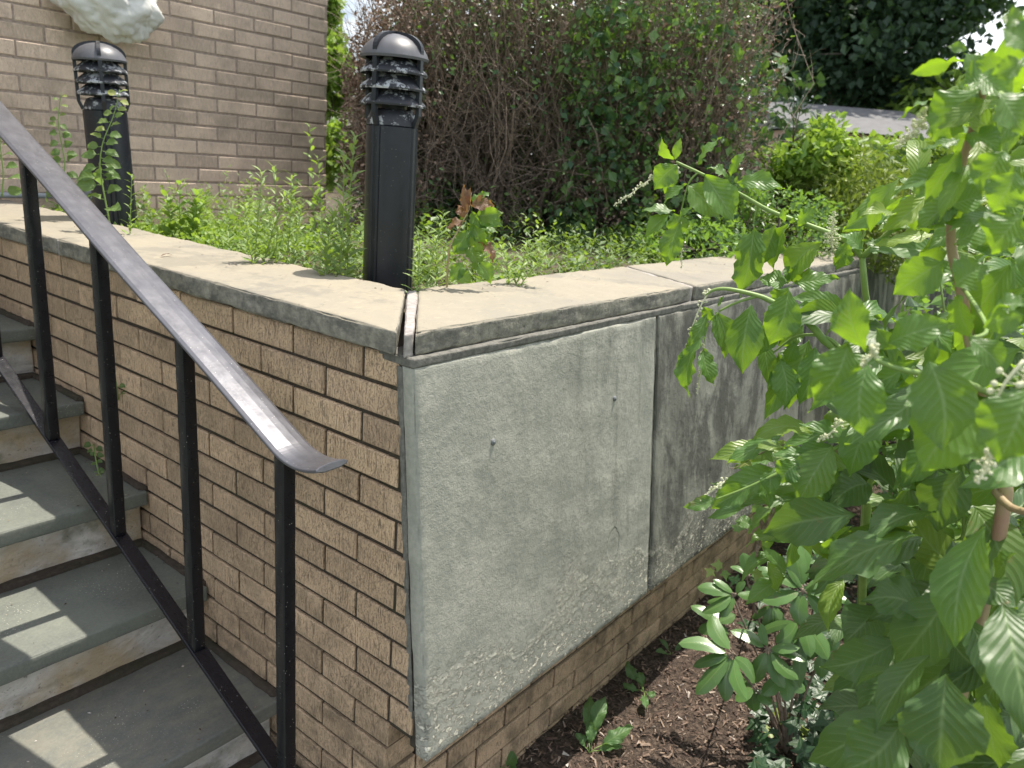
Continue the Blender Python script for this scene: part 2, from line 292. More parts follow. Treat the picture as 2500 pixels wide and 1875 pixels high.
# ------------------------------------------------------------------ mesh helper
class MB:
    def __init__(s): s.v = []; s.f = []; s.t = []; s.uv = []; s.n = 0; s.smooth = []
    def add(s, v, f, tint=.5, uv=None, smooth=False):
        v = np.asarray(v, float); s.v.append(v)
        for i, q in enumerate(f):
            s.f.append(tuple(int(k)+s.n for k in q)); s.t.append(tint); s.smooth.append(smooth)
            s.uv.append([uv[k] for k in q] if uv is not None else [(0.5, .5)]*len(q))
        s.n += len(v)
    def box(s, lo, hi, tint=.5, bev=0):
        x0, y0, z0 = lo; x1, y1, z1 = hi
        v = [(x0, y0, z0), (x1, y0, z0), (x1, y1, z0), (x0, y1, z0), (x0, y0, z1), (x1, y0, z1), (x1, y1, z1), (x0, y1, z1)]
        s.add(v, [(0, 3, 2, 1), (4, 5, 6, 7), (0, 1, 5, 4), (1, 2, 6, 5), (2, 3, 7, 6), (3, 0, 4, 7)], tint)
    def tube(s, pts, rad, sides=6, tint=.5, cap=True):
        pts = [np.asarray(p, float) for p in pts]; n = len(pts)
        rad = [rad]*n if np.isscalar(rad) else rad
        a0 = nrm(pts[1]-pts[0]); u = nrm(np.cross(a0, (0.31, .2, .93) if abs(a0[2]) < .9 else (1, 0, 0)))
        V = []
        for i in range(n):
            a = nrm(pts[min(i+1, n-1)]-pts[max(i-1, 0)]); u = nrm(u-a*(u@a)); wv = np.cross(a, u)
            for k in range(sides):
                th = 2*math.pi*k/sides; V.append(pts[i]+rad[i]*(math.cos(th)*u+math.sin(th)*wv))
        F = [(i*sides+k, i*sides+(k+1) % sides, (i+1)*sides+(k+1) % sides, (i+1)*sides+k) for i in range(n-1) for k in range(sides)]
        if cap: F += [tuple(range(sides-1, -1, -1)), tuple((n-1)*sides+k for k in range(sides))]
        s.add(V, F, tint, smooth=True)
    def ball(s, c, r, tint=.5, seg=6, sq=1.0):
        V = []; F = []
        for i in range(seg//2+1):
            ph = math.pi*i/(seg//2)
            for k in range(seg):
                th = 2*math.pi*k/seg; V.append((c[0]+r*math.sin(ph)*math.cos(th), c[1]+r*math.sin(ph)*math.sin(th), c[2]+r*sq*math.cos(ph)))
        for i in range(seg//2):
            for k in range(seg): F.append((i*seg+k, (i+1)*seg+k, (i+1)*seg+(k+1) % seg, i*seg+(k+1) % seg))
        s.add(V, F, tint, smooth=True)
    def leaf(s, base, tip, n, wd, tint=.5, droop=.1, wave=.12, fold=.18, nx=3, ny=9, peak=.45, seed=None, point=1.0):
        base = np.asarray(base, float); tip = np.asarray(tip, float); ax = tip-base; Ln = np.linalg.norm(ax); a = ax/Ln
        sd = nrm(np.cross(a, n)); nn = np.cross(sd, a); ph = rnd.uniform(0, 6.28); ph2 = rnd.uniform(0, 6.28)
        fr = rnd.uniform(9, 14); V = []; UV = []
        tw = rnd.uniform(-.35, .35); cs = rnd.uniform(-.12, .12)
        pb = 1.0*point; pa = pb*peak/(1-peak); pk = (peak**pa)*(1-peak)**pb
        for j in range(ny+1):
            t = j/ny
            prof = (t**pa*(1-t)**pb)/pk
            hw = wd/2*prof; an = tw*(t-.3); s2 = sd*math.cos(an)+nn*math.sin(an); n2 = np.cross(s2, a)
            ctr = base+ax*t + nn*(droop*Ln*4*t*(1-t)) + sd*(cs*Ln*math.sin(math.pi*t))
            for i in range(-nx, nx+1):
                q = i/nx
                off = fold*abs(q)*hw + wave*wd*.5*q*q*math.sin(fr*t+ph+(1.9 if q > 0 else 0)) + wave*.35*wd*abs(q)**3*math.sin(2.6*fr*t+ph2)
                V.append(ctr+s2*(q*hw*(1+.05*math.sin(41*t+ph)*q*q))+n2*off); UV.append((.5+.5*q, t))
        W = 2*nx+1
        F = [(j*W+i, j*W+i+1, (j+1)*W+i+1, (j+1)*W+i) for j in range(ny) for i in range(W-1)]
        s.add(V, F, tint, UV, True)
    def small(s, c, a, n, ln, wd, tint):
        a = nrm(a); sd = nrm(np.cross(a, n)); nn = np.cross(sd, a)
        V = [c, c+a*ln*.45+sd*wd*.5+nn*wd*.12, c+a*ln, c+a*ln*.45-sd*wd*.5+nn*wd*.12]
        s.add(V, [(0, 1, 2), (0, 2, 3)], tint)
    def build(s, name, mat, parent=None, origin=None):
        me = bpy.data.meshes.new(name); V = np.concatenate(s.v) if s.v else np.zeros((0, 3))
        o = np.zeros(3)
        if parent is not None: o = np.array(parent['_org'])
        elif origin is not None: o = np.asarray(origin, float)
        me.from_pydata((V-o).tolist(), [], s.f); me.update()
        at_ = me.attributes.new('tint', 'FLOAT', 'FACE'); at_.data.foreach_set('value', s.t)
        uvl = me.uv_layers.new(name='UVMap'); flat = [c for q in s.uv for p in q for c in p]; uvl.data.foreach_set('uv', flat)
        me.polygons.foreach_set('use_smooth', s.smooth)
        me.materials.append(M[mat] if isinstance(mat, str) else mat)
        ob = bpy.data.objects.new(name, me); COL.objects.link(ob)
        ob['_org'] = o.tolist()
        if parent is not None: ob.parent = parent
        else: ob.location = o.tolist()
        return ob
def tag(o, label=None, cat=None, group=None, kind=None):
    for k, v in (('label', label), ('category', cat), ('group', group), ('kind', kind)):
        if v: o[k] = v
    return o
def thing(name, label, cat, org, group=None):
    o = bpy.data.objects.new(name, None); COL.objects.link(o); o.location = list(map(float, org)); o['_org'] = [float(x) for x in org]
    o.empty_display_size = .1
    return tag(o, label, cat, group)

def hexa(c8, seg, r=.004, amp=.0015, fr=40.0, seed=0, mb=None, tint=.5, chip=.5, map_=None):
    """a stone block: c8 = 4 bottom corners then 4 top corners, lattice surface with worn, uneven edges"""
    mb = mb or MB(); c8 = [np.asarray(c, float) for c in c8]
    ln = [np.linalg.norm(c8[1]-c8[0]), np.linalg.norm(c8[3]-c8[0]), np.linalg.norm(c8[4]-c8[0])]
    ps = []
    for k in range(3):
        rr = min(r/ln[k], .25); ps.append([0, rr*.5, rr*1.2]+[rr*1.2+(1-2.4*rr)*i/seg[k] for i in range(1, seg[k])]+[1-rr*1.2, 1-rr*.5, 1])
    N = [len(p) for p in ps]; idx = {}; V = []
    def pos(u, v, w_):
        b = (1-u)*(1-v)*c8[0]+u*(1-v)*c8[1]+u*v*c8[2]+(1-u)*v*c8[3]
        t = (1-u)*(1-v)*c8[4]+u*(1-v)*c8[5]+u*v*c8[6]+(1-u)*v*c8[7]
        return b*(1-w_)+t*w_
    cen = pos(.5, .5, .5)
    def vid(i, j, k):
        if (i, j, k) in idx: return idx[i, j, k]
        I = (i, j, k); P = [ps[q][I[q]] for q in range(3)]
        p0 = pos(*P); nz_ = Vector(p0+seed*3.7)
        ex = [1 if I[q] in (0, N[q]-1) else (0 if 1 < I[q] < N[q]-2 else .35) for q in range(3)]
        cnt = sorted(ex, reverse=True); edge = cnt[1]
        ch = noise.noise(nz_*18)+.5*noise.noise(nz_*60)
        pull = r*edge*(.45+chip*max(0, ch)*1.6)
        Q = [P[q]+(pull/ln[q])*(1 if P[q] < .5 else -1)*(ex[q] > 0) for q in range(3)]
        p = pos(*Q)
        dsp = amp*(noise.noise(nz_*fr*.35)+.5*noise.noise(nz_*fr))
        out = nrm(p-cen); 
        mx = [q for q in range(3) if ex[q] == 1]
        if mx:
            q = mx[0]; e = np.zeros(3); e[q] = .01 if P[q] > .5 else -.01
            out = nrm(pos(P[0]+e[0], P[1]+e[1], P[2]+e[2])-pos(*P))
        p = p+out*dsp
        if map_: p = map_(p)
        idx[i, j, k] = len(V); V.append(p); return idx[i, j, k]
    F = []
    for ax in range(3):
        a, b = [q for q in range(3) if q != ax]
        for side in (0, N[ax]-1):
            for i in range(N[a]-1):
                for j in range(N[b]-1):
                    q4 = []
                    for di, dj in ((0, 0), (1, 0), (1, 1), (0, 1)):
                        I = [0, 0, 0]; I[ax] = side; I[a] = i+di; I[b] = j+dj; q4.append(vid(*I))
                    flip = (side == 0) ^ (ax == 1)
                    F.append(tuple(q4[::-1]) if flip else tuple(q4))
    mb.add(V, F, tint, smooth=True); return mb
def prism4(xy, z0, z1): return [(x, y, z0) for x, y in xy]+[(x, y, z1) for x, y in xy]

def bricks(mb, orig, dv, nv, length, z0, z1, joint0, depth=.09, pitch=.247, ch=.075, gap=.0095, zref=1.0225, start=None, jit=.002):
    """courses of bevelled bricks; dv along the wall, nv outward; joint0 = distance of the first head joint of course 0"""
    orig = np.asarray(orig, float); dv = np.asarray(dv, float); nv = np.asarray(nv, float); up = np.array([0, 0, 1.0])
    k0 = int(math.floor((zref-z1)/ch))-1; k1 = int(math.ceil((zref-z0)/ch))+1
    for k in range(k0, k1+1):
        zb = zref-ch*k+gap/2; zt = zb+ch-gap
        if zt > z1+.002 or zt < z0: continue
        j = joint0+(pitch/2 if k % 2 else 0)+rnd.uniform(-.004, .004)
        s0 = start(.5*(zb+zt)) if start else 0
        j -= math.ceil((j-s0)/pitch)*pitch
        while j < length:
            a = max(j+gap/2, s0); b = min(j+pitch-gap/2, length); j += pitch
            if b-a < .02: continue
            pr = rnd.uniform(-jit, jit); zj = rnd.uniform(-.001, .001); tl = rnd.uniform(-.0012, .0012); bv = .0035
            o = orig+nv*pr
            P = lambda s_, z_, d: o+dv*s_+up*(z_-orig[2])+nv*d+up*(tl*(s_-a)/(b-a))
            zb2, zt2 = zb+zj, zt+zj
            V = [P(a+bv, zb2+bv, 0), P(b-bv, zb2+bv, 0), P(b-bv, zt2-bv, 0), P(a+bv, zt2-bv, 0),
                 P(a, zb2, -bv), P(b, zb2, -bv), P(b, zt2, -bv), P(a, zt2, -bv),
                 P(a, zb2, -depth), P(b, zb2, -depth), P(b, zt2, -depth), P(a, zt2, -depth)]
            F = [(0, 1, 2, 3)]+[(q, 4+q, 4+(q+1) % 4, (q+1) % 4) for q in range(4)]+[(4+q, 8+q, 8+(q+1) % 4, 4+(q+1) % 4) for q in range(4)]
            mb.add(V, F, rnd.random())

# ================================================================== SETTING
def sheet(name, x0, x1, y0, y1, z, mat, nx=2, ny=2, amp=0, fr=3.0, label=None):
    mb = MB(); V = []
    for j in range(ny+1):
        for i in range(nx+1):
            x = x0+(x1-x0)*i/nx; y = y0+(y1-y0)*j/ny
            V.append((x, y, z+(amp*(noise.noise(Vector((x*fr, y*fr, 3)))+.4*noise.noise(Vector((x*fr*5, y*fr*5, 1)))) if amp else 0)))
    W = nx+1; mb.add(V, [(j*W+i, j*W+i+1, (j+1)*W+i+1, (j+1)*W+i) for j in range(ny) for i in range(nx)], smooth=True)
    o = mb.build(name, mat); tag(o, kind='structure'); return o
sheet('bed_ground', 1.0, 9.5, -4, 1.3, -.27, 'mulch', 170, 110, .018, 3)
sheet('planter_ground', 1.3, 9.5, 1.3, 9.0, 1.075, 'soil', 60, 60, .015, 2)
sheet('path', -6, 1.09, -6, 1.6, -.335, 'tread', 4, 4)
sheet('ground', -150, 150, -60, 150, -.6, 'lawn')
sheet('lawn', 9.4, 150, -40, 150, .95, 'lawn')

# mulch chips
mb = MB()
for i in range(15000):
    if i < 10500: x = rg.uniform(1.15, 3.4); y = rg.uniform(-.2, 1.14)
    else: x = rg.uniform(1.2, 5.5); y = rg.uniform(-1.2, 1.14)
    z = -.27+.018*noise.noise(Vector((x*3, y*3, 3)))+rg.uniform(0, .012); ln = rg.uniform(.005, .026)*(1.4 if rg.random() < .12 else 1); wd = ln*rg.uniform(.12, .45)
    a = nrm([rg.normal(), rg.normal(), rg.normal()*.35]); n = nrm([rg.normal()*.5, rg.normal()*.5, 1]); sd = nrm(np.cross(a, n)); nn = np.cross(sd, a)
    c = np.array([x, y, z]); th = wd*.3
    V = [c-a*ln/2-sd*wd/2, c+a*ln/2-sd*wd*.2, c+a*ln/2+sd*wd*.3, c-a*ln/2+sd*wd/2, c+nn*th]
    mb.add(V, [(0, 1, 4), (1, 2, 4), (2, 3, 4), (3, 0, 4)], min(.93, max(0, rg.normal(.5, .22))) if rg.random() > .006 else 1.0)
o = mb.build('mulch_chips', 'chip'); tag(o, 'reddish brown shredded bark chips spread over the bed', 'mulch', kind='stuff')

# ================================================================== PLANTER WALL
XW = 1.092
wall = thing('planter_wall', 'tan brick planter wall with sandstone caps and grey stone panels, turning a corner', 'retaining wall', (XW, 1.125, -.3))
def yf(z): return 1.093-.105*(1.084-z)           # face of the stone panels: foot stands out
mb = MB()
bricks(mb, (XW, 0, 0), (0, 1, 0), (-1, 0, 0), 4.1, -.33, 1.093, 1.249, depth=.1, start=lambda z: (yf(z)+.046) if z > .19 else 1.125)
bricks(mb, (0, 1.125, 0), (1, 0, 0), (0, -1, 0), 9, -.33, .2, 1.69, depth=.09, start=lambda z: XW+.105)
mb.build('brick_face', 'brick', wall)
mb = MB()
V = []; Z0, Z1 = -.35, 1.094
mb.box((XW+.008, 1.14, Z0), (1.43, 4.1, Z1)); mb.box((1.2, 1.133, Z0), (9.2, 1.47, Z1-.002))
V = [(XW+.006, yf(.2)+.052, .19), (1.25, yf(.2)+.052, .19), (1.25, 1.16, .19), (XW+.006, 1.16, .19),
     (XW+.006, yf(1.09)+.05, Z1-.001), (1.25, yf(1.09)+.05, Z1-.001), (1.25, 1.16, Z1-.001), (XW+.006, 1.16, Z1-.001)]
mb.add(V, [(0, 3, 2, 1), (4, 5, 6, 7), (0, 1, 5, 4), (1, 2, 6, 5), (2, 3, 7, 6), (3, 0, 4, 7)])
mb.build('mortar_core', 'mortar', wall)
# panels
px = [(1.094, 2.128), (2.146, 3.52), (3.538, 4.95), (4.968, 6.4), (6.418, 7.9)]
for k, (a, b) in enumerate(px):
    zt, zb = 1.0785, .160
    c8 = [(a, yf(zb), zb), (b, yf(zb), zb), (b, yf(zb)+.038, zb), (a, yf(zb)+.038, zb), (a, yf(zt), zt), (b, yf(zt), zt), (b, yf(zt)+.038, zt), (a, yf(zt)+.038, zt)]
    p = hexa(c8, (70 if k < 2 else 24, 2, 60 if k < 2 else 20), .005, .0026, 9, seed=k, tint=(.0, .8, .9, .8, .8)[k], chip=.8).build('stone_panel', 'panel', wall)
    if k == 0:
        for (u, v) in ((1203, 1079), (1500, 973)):
            r_ = ray(u, v); t_ = (1.093-.105*1.084+.105*CAMZ)/(r_[1]-.105*r_[2]); c = CAM+r_*t_
            mb = MB(); nn = nrm([0, -1, .105])
            mb.tube([c-nn*.003, c+nn*.0015], .0085, 16); mb.tube([c+nn*.0015, c+nn*.004], [.0085, .0065], 16)
            mb.tube([c+nn*.0035, c+nn*.0058], [.003, .0026], 6)
            mb.build('screw', 'steel', p)
# back fill behind panels + grey mortar under the caps
mb = MB(); 
for (a, b, mt) in ((1.100, 9.0, 0),):
    zb, zt = .17, 1.07
    c8 = [(a, yf(zb)+.030, zb), (b, yf(zb)+.030, zb), (b, 1.15, zb), (a, yf(zb)+.06, zb), (a, yf(zt)+.030, zt), (b, yf(zt)+.030, zt), (b, 1.15, zt), (a, yf(zt)+.05, zt)]
    mb.add(c8, [(0, 3, 2, 1), (4, 5, 6, 7), (0, 1, 5, 4), (1, 2, 6, 5), (2, 3, 7, 6), (3, 0, 4, 7)])
mb.build('joint_filler', 'mortar', wall)
hexa(prism4([(1.094, 1.0935), (9, 1.0935), (9, 1.2), (1.094, 1.2)], 1.0765, 1.0975), (300, 2, 5), .003, .0035, 30, chip=1.3).build('bedding_mortar', 'grout', wall)
hexa([(1.0925, yf(.3)+.036, .25), (1.099, yf(.3)+.036, .25), (1.099, yf(.3)+.05, .25), (1.0925, yf(.3)+.05, .25),
      (1.0925, yf(1.07)+.034, 1.075), (1.099, yf(1.07)+.034, 1.075), (1.099, yf(1.07)+.05, 1.075), (1.0925, yf(1.07)+.05, 1.075)], (1, 2, 50), .002, .002, 60).build('corner_mortar', 'grout', wall)
mb = MB()
for xj in (2.137, 3.529, 4.959):
    hexa([(xj-.006, yf(.16)+.006, .16), (xj+.004, yf(.16)+.006, .16), (xj+.004, yf(.16)+.03, .16), (xj-.006, yf(.16)+.03, .16),
          (xj-.006, yf(1.07)+.006, 1.068), (xj+.004, yf(1.07)+.006, 1.068), (xj+.004, yf(1.07)+.03, 1.068), (xj-.006, yf(1.07)+.03, 1.068)], (1, 1, 60), .002, .003, 40, mb=mb)
mb.build('joint_mortar', 'grout', wall)
# caps
ZT, ZB = 1.150, 1.0975
def cap(xy, seg, tint, seed): return hexa(prism4(xy, ZB, ZT), seg, .0055, .0036, 42, seed=seed, tint=tint, chip=.8).build('coping_stone', 'coping', wall)
cap([(1.078, 1.128), (1.449, 1.488), (1.449, 2.775), (1.078, 2.70)], (20, 110, 7), .1, 1)
cap([(1.078, 2.712), (1.449, 2.787), (1.449, 4.13), (1.078, 4.13)], (18, 80, 6), .35, 2)
cap([(1.112, 1.108), (2.372, 1.106), (2.580, 1.490), (1.498, 1.490)], (110, 20, 7), .2, 3)
cap([(2.398, 1.104), (3.95, 1.110), (4.05, 1.492), (2.606, 1.491)], (90, 16, 6), .6, 4)
cap([(3.965, 1.108), (6.4, 1.110), (6.4, 1.492), (4.065, 1.492)], (70, 8, 4), .4, 5)
cap([(6.41, 1.108), (9.0, 1.110), (9.0, 1.492), (6.41, 1.492)], (50, 6, 3), .4, 6)
mb = MB(); zz = (ZB-.002, ZT-.003)
hexa(prism4([(1.083, 1.112), (1.112, 1.113), (1.495, 1.486), (1.452, 1.486)], *zz), (4, 40, 8), .004, .0022, 50, mb=mb)
hexa(prism4([(2.370, 1.110), (2.396, 1.110), (2.604, 1.486), (2.578, 1.486)], *zz), (3, 30, 6), .004, .002, 50, mb=mb)
hexa(prism4([(1.081, 2.699), (1.081, 2.713), (1.445, 2.788), (1.445, 2.774)][::-1], zz[0], zz[1]-.002), (30, 2, 4), .003, .002, 50, mb=mb)
mb.build('cap_mortar', 'wmortar', wall)

# ================================================================== STAIRS
st = thing('stone_staircase', 'bluestone staircase with rough pale risers climbing beside the brick wall', 'stairs', (.2, 1.2, -.335))
ny = [1.18, 1.533, 1.888, 2.215, 2.615, 2.956, 3.31, 3.66, 4.01]; nzv = [-.148, .045, .235, .43, .62, .811, 1.0, 1.19, 1.38]
tt = [.2, .72, .3, .5, .1, .45, .3, .2, .2]
for k in range(8):
    z = nzv[k]; y0, y1 = ny[k], ny[k+1]+.075
    hexa(prism4([(-1.0, y0), (XW-.006, y0+.004), (XW-.006, y1), (-1.0, y1)], z-.046, z), (60, 14, 4), .004, .0012, 40, seed=20+k, tint=tt[k]).build('tread', 'tread', st)
    hexa(prism4([(-1.0, y0+.052), (XW-.004, y0+.056), (XW-.004, y0+.3), (-1.0, y0+.3)], z-.20, z-.0465), (90, 3, 12), .005, .006, 14, seed=40+k).build('riser', 'riser', st)
mb = MB()
for k in range(1, 8):
    z = nzv[k-1]; y = ny[k]+.05
    hexa(prism4([(-1.0, y-.022), (XW-.004, y-.020), (XW-.004, y+.03), (-1.0, y+.03)], z-.01, z+.016), (80, 2, 3), .008, .003, 40, seed=60+k, mb=mb)
for k in range(8):
    z = nzv[k]; hexa(prism4([(XW-.022, ny[k]+.02), (XW+.004, ny[k]+.02), (XW+.004, ny[k+1]+.05), (XW-.022, ny[k+1]+.05)], z-.02, z+.012), (2, 40, 2), .008, .004, 50, seed=80+k, mb=mb)
mb.build('mortar_fillet', 'mortar', st)

# ================================================================== RAILING
XR = .905
rl = thing('stair_railing', 'black iron stair railing with flat worn handrail and square posts', 'railing', (XR, 1.26, -.15))
PY = [1.263, 1.638, 2.030, 2.420, 2.81, 3.2]
ztop = lambda y: .886+(y-1.263)*.448
zbar = lambda y: .250+(y-1.650)*.442
hw = .016
for i, y in enumerate(PY):
    mb = MB(); z0 = zbar(y) if i else -.148
    c8 = prism4([(XR-hw, y-hw), (XR+hw, y-hw), (XR+hw, y+hw), (XR-hw, y+hw)], z0, 0)
    for q in range(4): c8[4+q] = (c8[4+q][0], c8[4+q][1], ztop(c8[4+q][1])+.012)
    hexa(c8, (1, 1, 60), .0025, .0006, 90, seed=i).build('post', 'black', rl)
ys = np.linspace(PY[0]-.02, 3.35, 60)
def barprof(pts, prof, name, mat, tw=None):
    mb = MB(); n = len(prof); V = []
    for i, p in enumerate(pts):
        a = nrm(np.array(pts[min(i+1, len(pts)-1)])-np.array(pts[max(i-1, 0)])); sx = np.array([1.0, 0, 0])
        if tw: sx = nrm(tw(i/(len(pts)-1)))
        sx = nrm(sx-a*(sx@a)); up = nrm(np.cross(sx, a)); up = up if up[2] > 0 else -up
        for (q, h) in prof: V.append(np.array(p)+sx*q+up*h)
    F = [(i*n+k, i*n+(k+1) % n, (i+1)*n+(k+1) % n, (i+1)*n+k) for i in range(len(pts)-1) for k in range(n)]
    F += [tuple(range(n-1, -1, -1)), tuple((len(pts)-1)*n+k for k in range(n))]
    mb.add(V, F); o = mb.build(name, mat, rl)
    b = o.modifiers.new('bevel', 'BEVEL'); b.width = .002; b.segments = 2; b.limit_method = 'ANGLE'; b.angle_limit = R(45)
    return o
RW = .043; XC = XR+.013
prof = [(-RW, -.002), (-RW, .004), (-RW*.8, .0075), (-RW*.4, .0095), (0, .0102), (RW*.4, .0095), (RW*.8, .0075), (RW, .004), (RW, -.002), (RW*.5, -.006), (-RW*.5, -.006)]
path = [(XC, 3.4, ztop(3.4)+.014)]+[(XC+.0012*math.sin(y*9), y, ztop(y)+.014) for y in np.linspace(3.3, 1.26, 46)]
e0 = np.array(path[-1]); 
for t in np.linspace(.08, 1, 16):                                     # end eases level and flicks out
    path.append((e0[0]+.008*t*t, e0[1]-.125*t, e0[2]-.050*t+.046*t*t))
barprof(path, prof, 'handrail', 'rail')
barprof([(XR, y, zbar(y)) for y in np.linspace(3.4, 1.262, 50)], [(-.020, -.0055), (-.020, .0055), (.020, .0055), (.020, -.0055)], 'bottom_rail', 'bar')

# ================================================================== BOLLARDS
def bollard(org, label, rot, tilt, hgt):
    b = thing('bollard_light', label, 'bollard light', org, 'louvred bollard lights in the planter')
    b.rotation_euler = (tilt[0], tilt[1], rot); O = np.array(org)
    def rnd_sq(r, z, n=48, fl=.93):          # round body with slight flats
        return [(O[0]+r*math.cos(2*math.pi*k/n), O[1]+r*math.sin(2*math.pi*k/n), O[2]+z) for k in range(n)]
    def lathe(prof, name, mat, par=b, n=48, closed=False):
        mb = MB(); V = []
        for r, z in prof: V += rnd_sq(max(r, .0005), z, n)
        F = [(i*n+k, i*n+(k+1) % n, (i+1)*n+(k+1) % n, (i+1)*n+k) for i in range(len(prof)-1) for k in range(n)]
        mb.add(V, F, smooth=True); o = mb.build(name, mat, par)
        es = o.modifiers.new('edge', 'EDGE_SPLIT'); es.split_angle = R(32); return o
    hb = hgt-.247
    rb = .0765; kz = .865
    # extruded body with recessed vertical grooves
    mb = MB(); n = 96; V = []
    for z in (-.1, hb-.004, hb):
        for k in range(n):
            th = 2*math.pi*k/n; ph = (th % (math.pi/2))-math.pi/4; gr = .004 if abs(abs(ph)-.15) < .034 else 0
            r = (rb-gr)*(1-.035*math.cos(4*th)) if z < hb else (rb-.006)
            V.append((O[0]+r*math.cos(th), O[1]+r*math.sin(th), O[2]+z))
    mb.add(V, [(i*n+k, i*n+(k+1) % n, (i+1)*n+(k+1) % n, (i+1)*n+k) for i in range(2) for k in range(n)]+[tuple(2*n+k for k in range(n))], smooth=False)
    mb.build('body', 'boll', b)
    lathe([(rb*.9, hb-.002), (rb*.98, hb), (rb*.97, hb+.012), (rb*.80, hb+.040), (rb*.62, hb+.046)], 'collar', 'bollw')
    lathe([(.034, hb+.04), (.034, hb+.20)], 'lamp_housing', 'boll')
    for q in range(3):
        z = hb+.056+q*.0425
        lathe([(.050, z+.040), (.053, z+.041), (.092, z+.009), (.0955, z+.002), (.0945, z-.003), (.088, z+.003), (.047, z+.036)], 'louvre', 'bollw')
    zd = hb+.182
    lathe([(.082, zd-.002), (.0955, zd-.004), (.0975, zd+.003), (.0925, zd+.016), (.082, zd+.032), (.066, zd+.046), (.045, zd+.057), (.022, zd+.0635), (.0005, zd+.066)], 'dome', 'dome')
    for q in range(2):
        a = math.pi/4+q*math.pi/2; d = np.array([math.cos(a), math.sin(a), 0]); s_ = np.array([-d[1], d[0], 0]); mb = MB()
        prof_ = [(.079, hb-.002)]+[(.0915, hb+.03), (.0915, zd+.016)]+[(.0915*math.cos(t)+.004*math.sin(2*t), zd+.016+.053*math.sin(t)) for t in np.linspace(.1, math.pi/2, 10)]
        full = prof_+[(-r, z) for r, z in prof_[::-1][1:]]
        pr2 = []
        for i, (r, z) in enumerate(full):
            p0 = np.array(full[max(i-1, 0)]); p1 = np.array(full[min(i+1, len(full)-1)]); tg = nrm(p1-p0); nr = np.array([-tg[1], tg[0]])
            if nr @ (np.array([r, z-zd+.05])) < 0: nr = -nr
            pr2.append((np.array([r, z]), nr))
        V = []
        for p_, nr in pr2:
            for sgn, dd in ((-1, -.010), (1, -.010), (1, .0025), (-1, .0025)):
                q2 = p_+nr*dd; V.append(O+d*q2[0]+np.array([0, 0, q2[1]])+s_*sgn*.0068)
        F = [(i*4+k, i*4+(k+1) % 4, (i+1)*4+(k+1) % 4, (i+1)*4+k) for i in range(len(pr2)-1) for k in range(4)]+[(0, 1, 2, 3), tuple((len(pr2)-1)*4+k for k in (3, 2, 1, 0))]
        mb.add(V, F); mb.build('rib', 'boll', b)
    return b
bollard((1.64, 1.765, 1.07), 'dark louvred bollard light close behind the coping corner, white bird marks on its fins', R(57), (0, 0),   .748)
bollard((1.553, 3.30, 1.07), 'dark louvred bollard light near the building with a green vine climbing it', R(20), (R(-1.5), R(-1.5)),   .748)

# ================================================================== BUILDING
YH, XH = 4.13, 3.285
bd = thing('brick_building', 'brown brick building wall standing behind the planter', 'building', (XH, YH, .5))
mb = MB(); bricks(mb, (0, YH, 0), (1, 0, 0), (0, -1, 0), XH, .3, 4.2, .06, depth=.06, start=lambda z: -3.0, jit=.0015, zref=1.03)
mb.build('brick_face', 'hbrick', bd)
mb = MB(); mb.box((-3.0, YH+.004, -.3), (XH-.004, YH+6, 4.25)); mb.build('wall_core', 'hmortar', bd)
mb = MB(); 
V = []; lampc = onx(262, 20, 1); 
r_ = ray(262, 12); c = CAM+r_*((YH-.12)/r_[1])
wl = thing('wall_lamp', 'wall lamp wrapped in a crumpled whitish plastic bag on the brick building', 'wall lamp', (c[0], YH, c[2]))
mb = MB(); n1, n2 = 90, 60
for i in range(n2+1):
    ph = math.pi*i/n2
    for k in range(n1):
        th = 2*math.pi*k/n1; d = np.array([math.sin(ph)*math.cos(th), math.sin(ph)*math.sin(th), math.cos(ph)])
        nn_ = 1+.20*noise.noise(Vector(d*2.2))+.10*abs(noise.noise(Vector((d[0]*6, d[1]*6, d[2]*2.5+5))))+.09*(.3-abs(noise.noise(Vector(d*5.5+3))))+.05*(.3-abs(noise.noise(Vector(d*12))))
        V.append(np.array([c[0], YH-.125, c[2]+.03])+d*np.array([.225, .12, .175])*nn_+np.array([.05*d[2]*-1, 0, 0]))
mb.add(V, [(i*n1+k, (i+1)*n1+k, (i+1)*n1+(k+1) % n1, i*n1+(k+1) % n1) for i in range(n2) for k in range(n1)], smooth=True)
mb.build('plastic_wrap', 'plastic', wl)
mb = MB(); mb.box((c[0]-.06, YH-.03, c[2]-.03), (c[0]+.06, YH-.001, c[2]+.12)); mb.build('back_plate', 'black', wl)
pp = thing('conduit_pipe', 'thin grey conduit pipe along the foot of the brick building', 'pipe', (0.6, YH-.04, 1.15))
bq = CAM+ray(233, 455)*((YH-.05)/ray(233, 455)[1])
mb = MB(); mb.tube([(-2.5, YH-.045, bq[2]-.045), (1.2, YH-.045, bq[2]-.048), (bq[0]+.14, YH-.045, bq[2]-.050)], .013, 10); mb.build('pipe_run', 'pipe', pp)
mb = MB(); mb.box((bq[0]-.035, YH-.085, bq[2]-.06), (bq[0]+.035, YH-.005, bq[2]+.06)); mb.build('junction_box', 'pipe', pp)

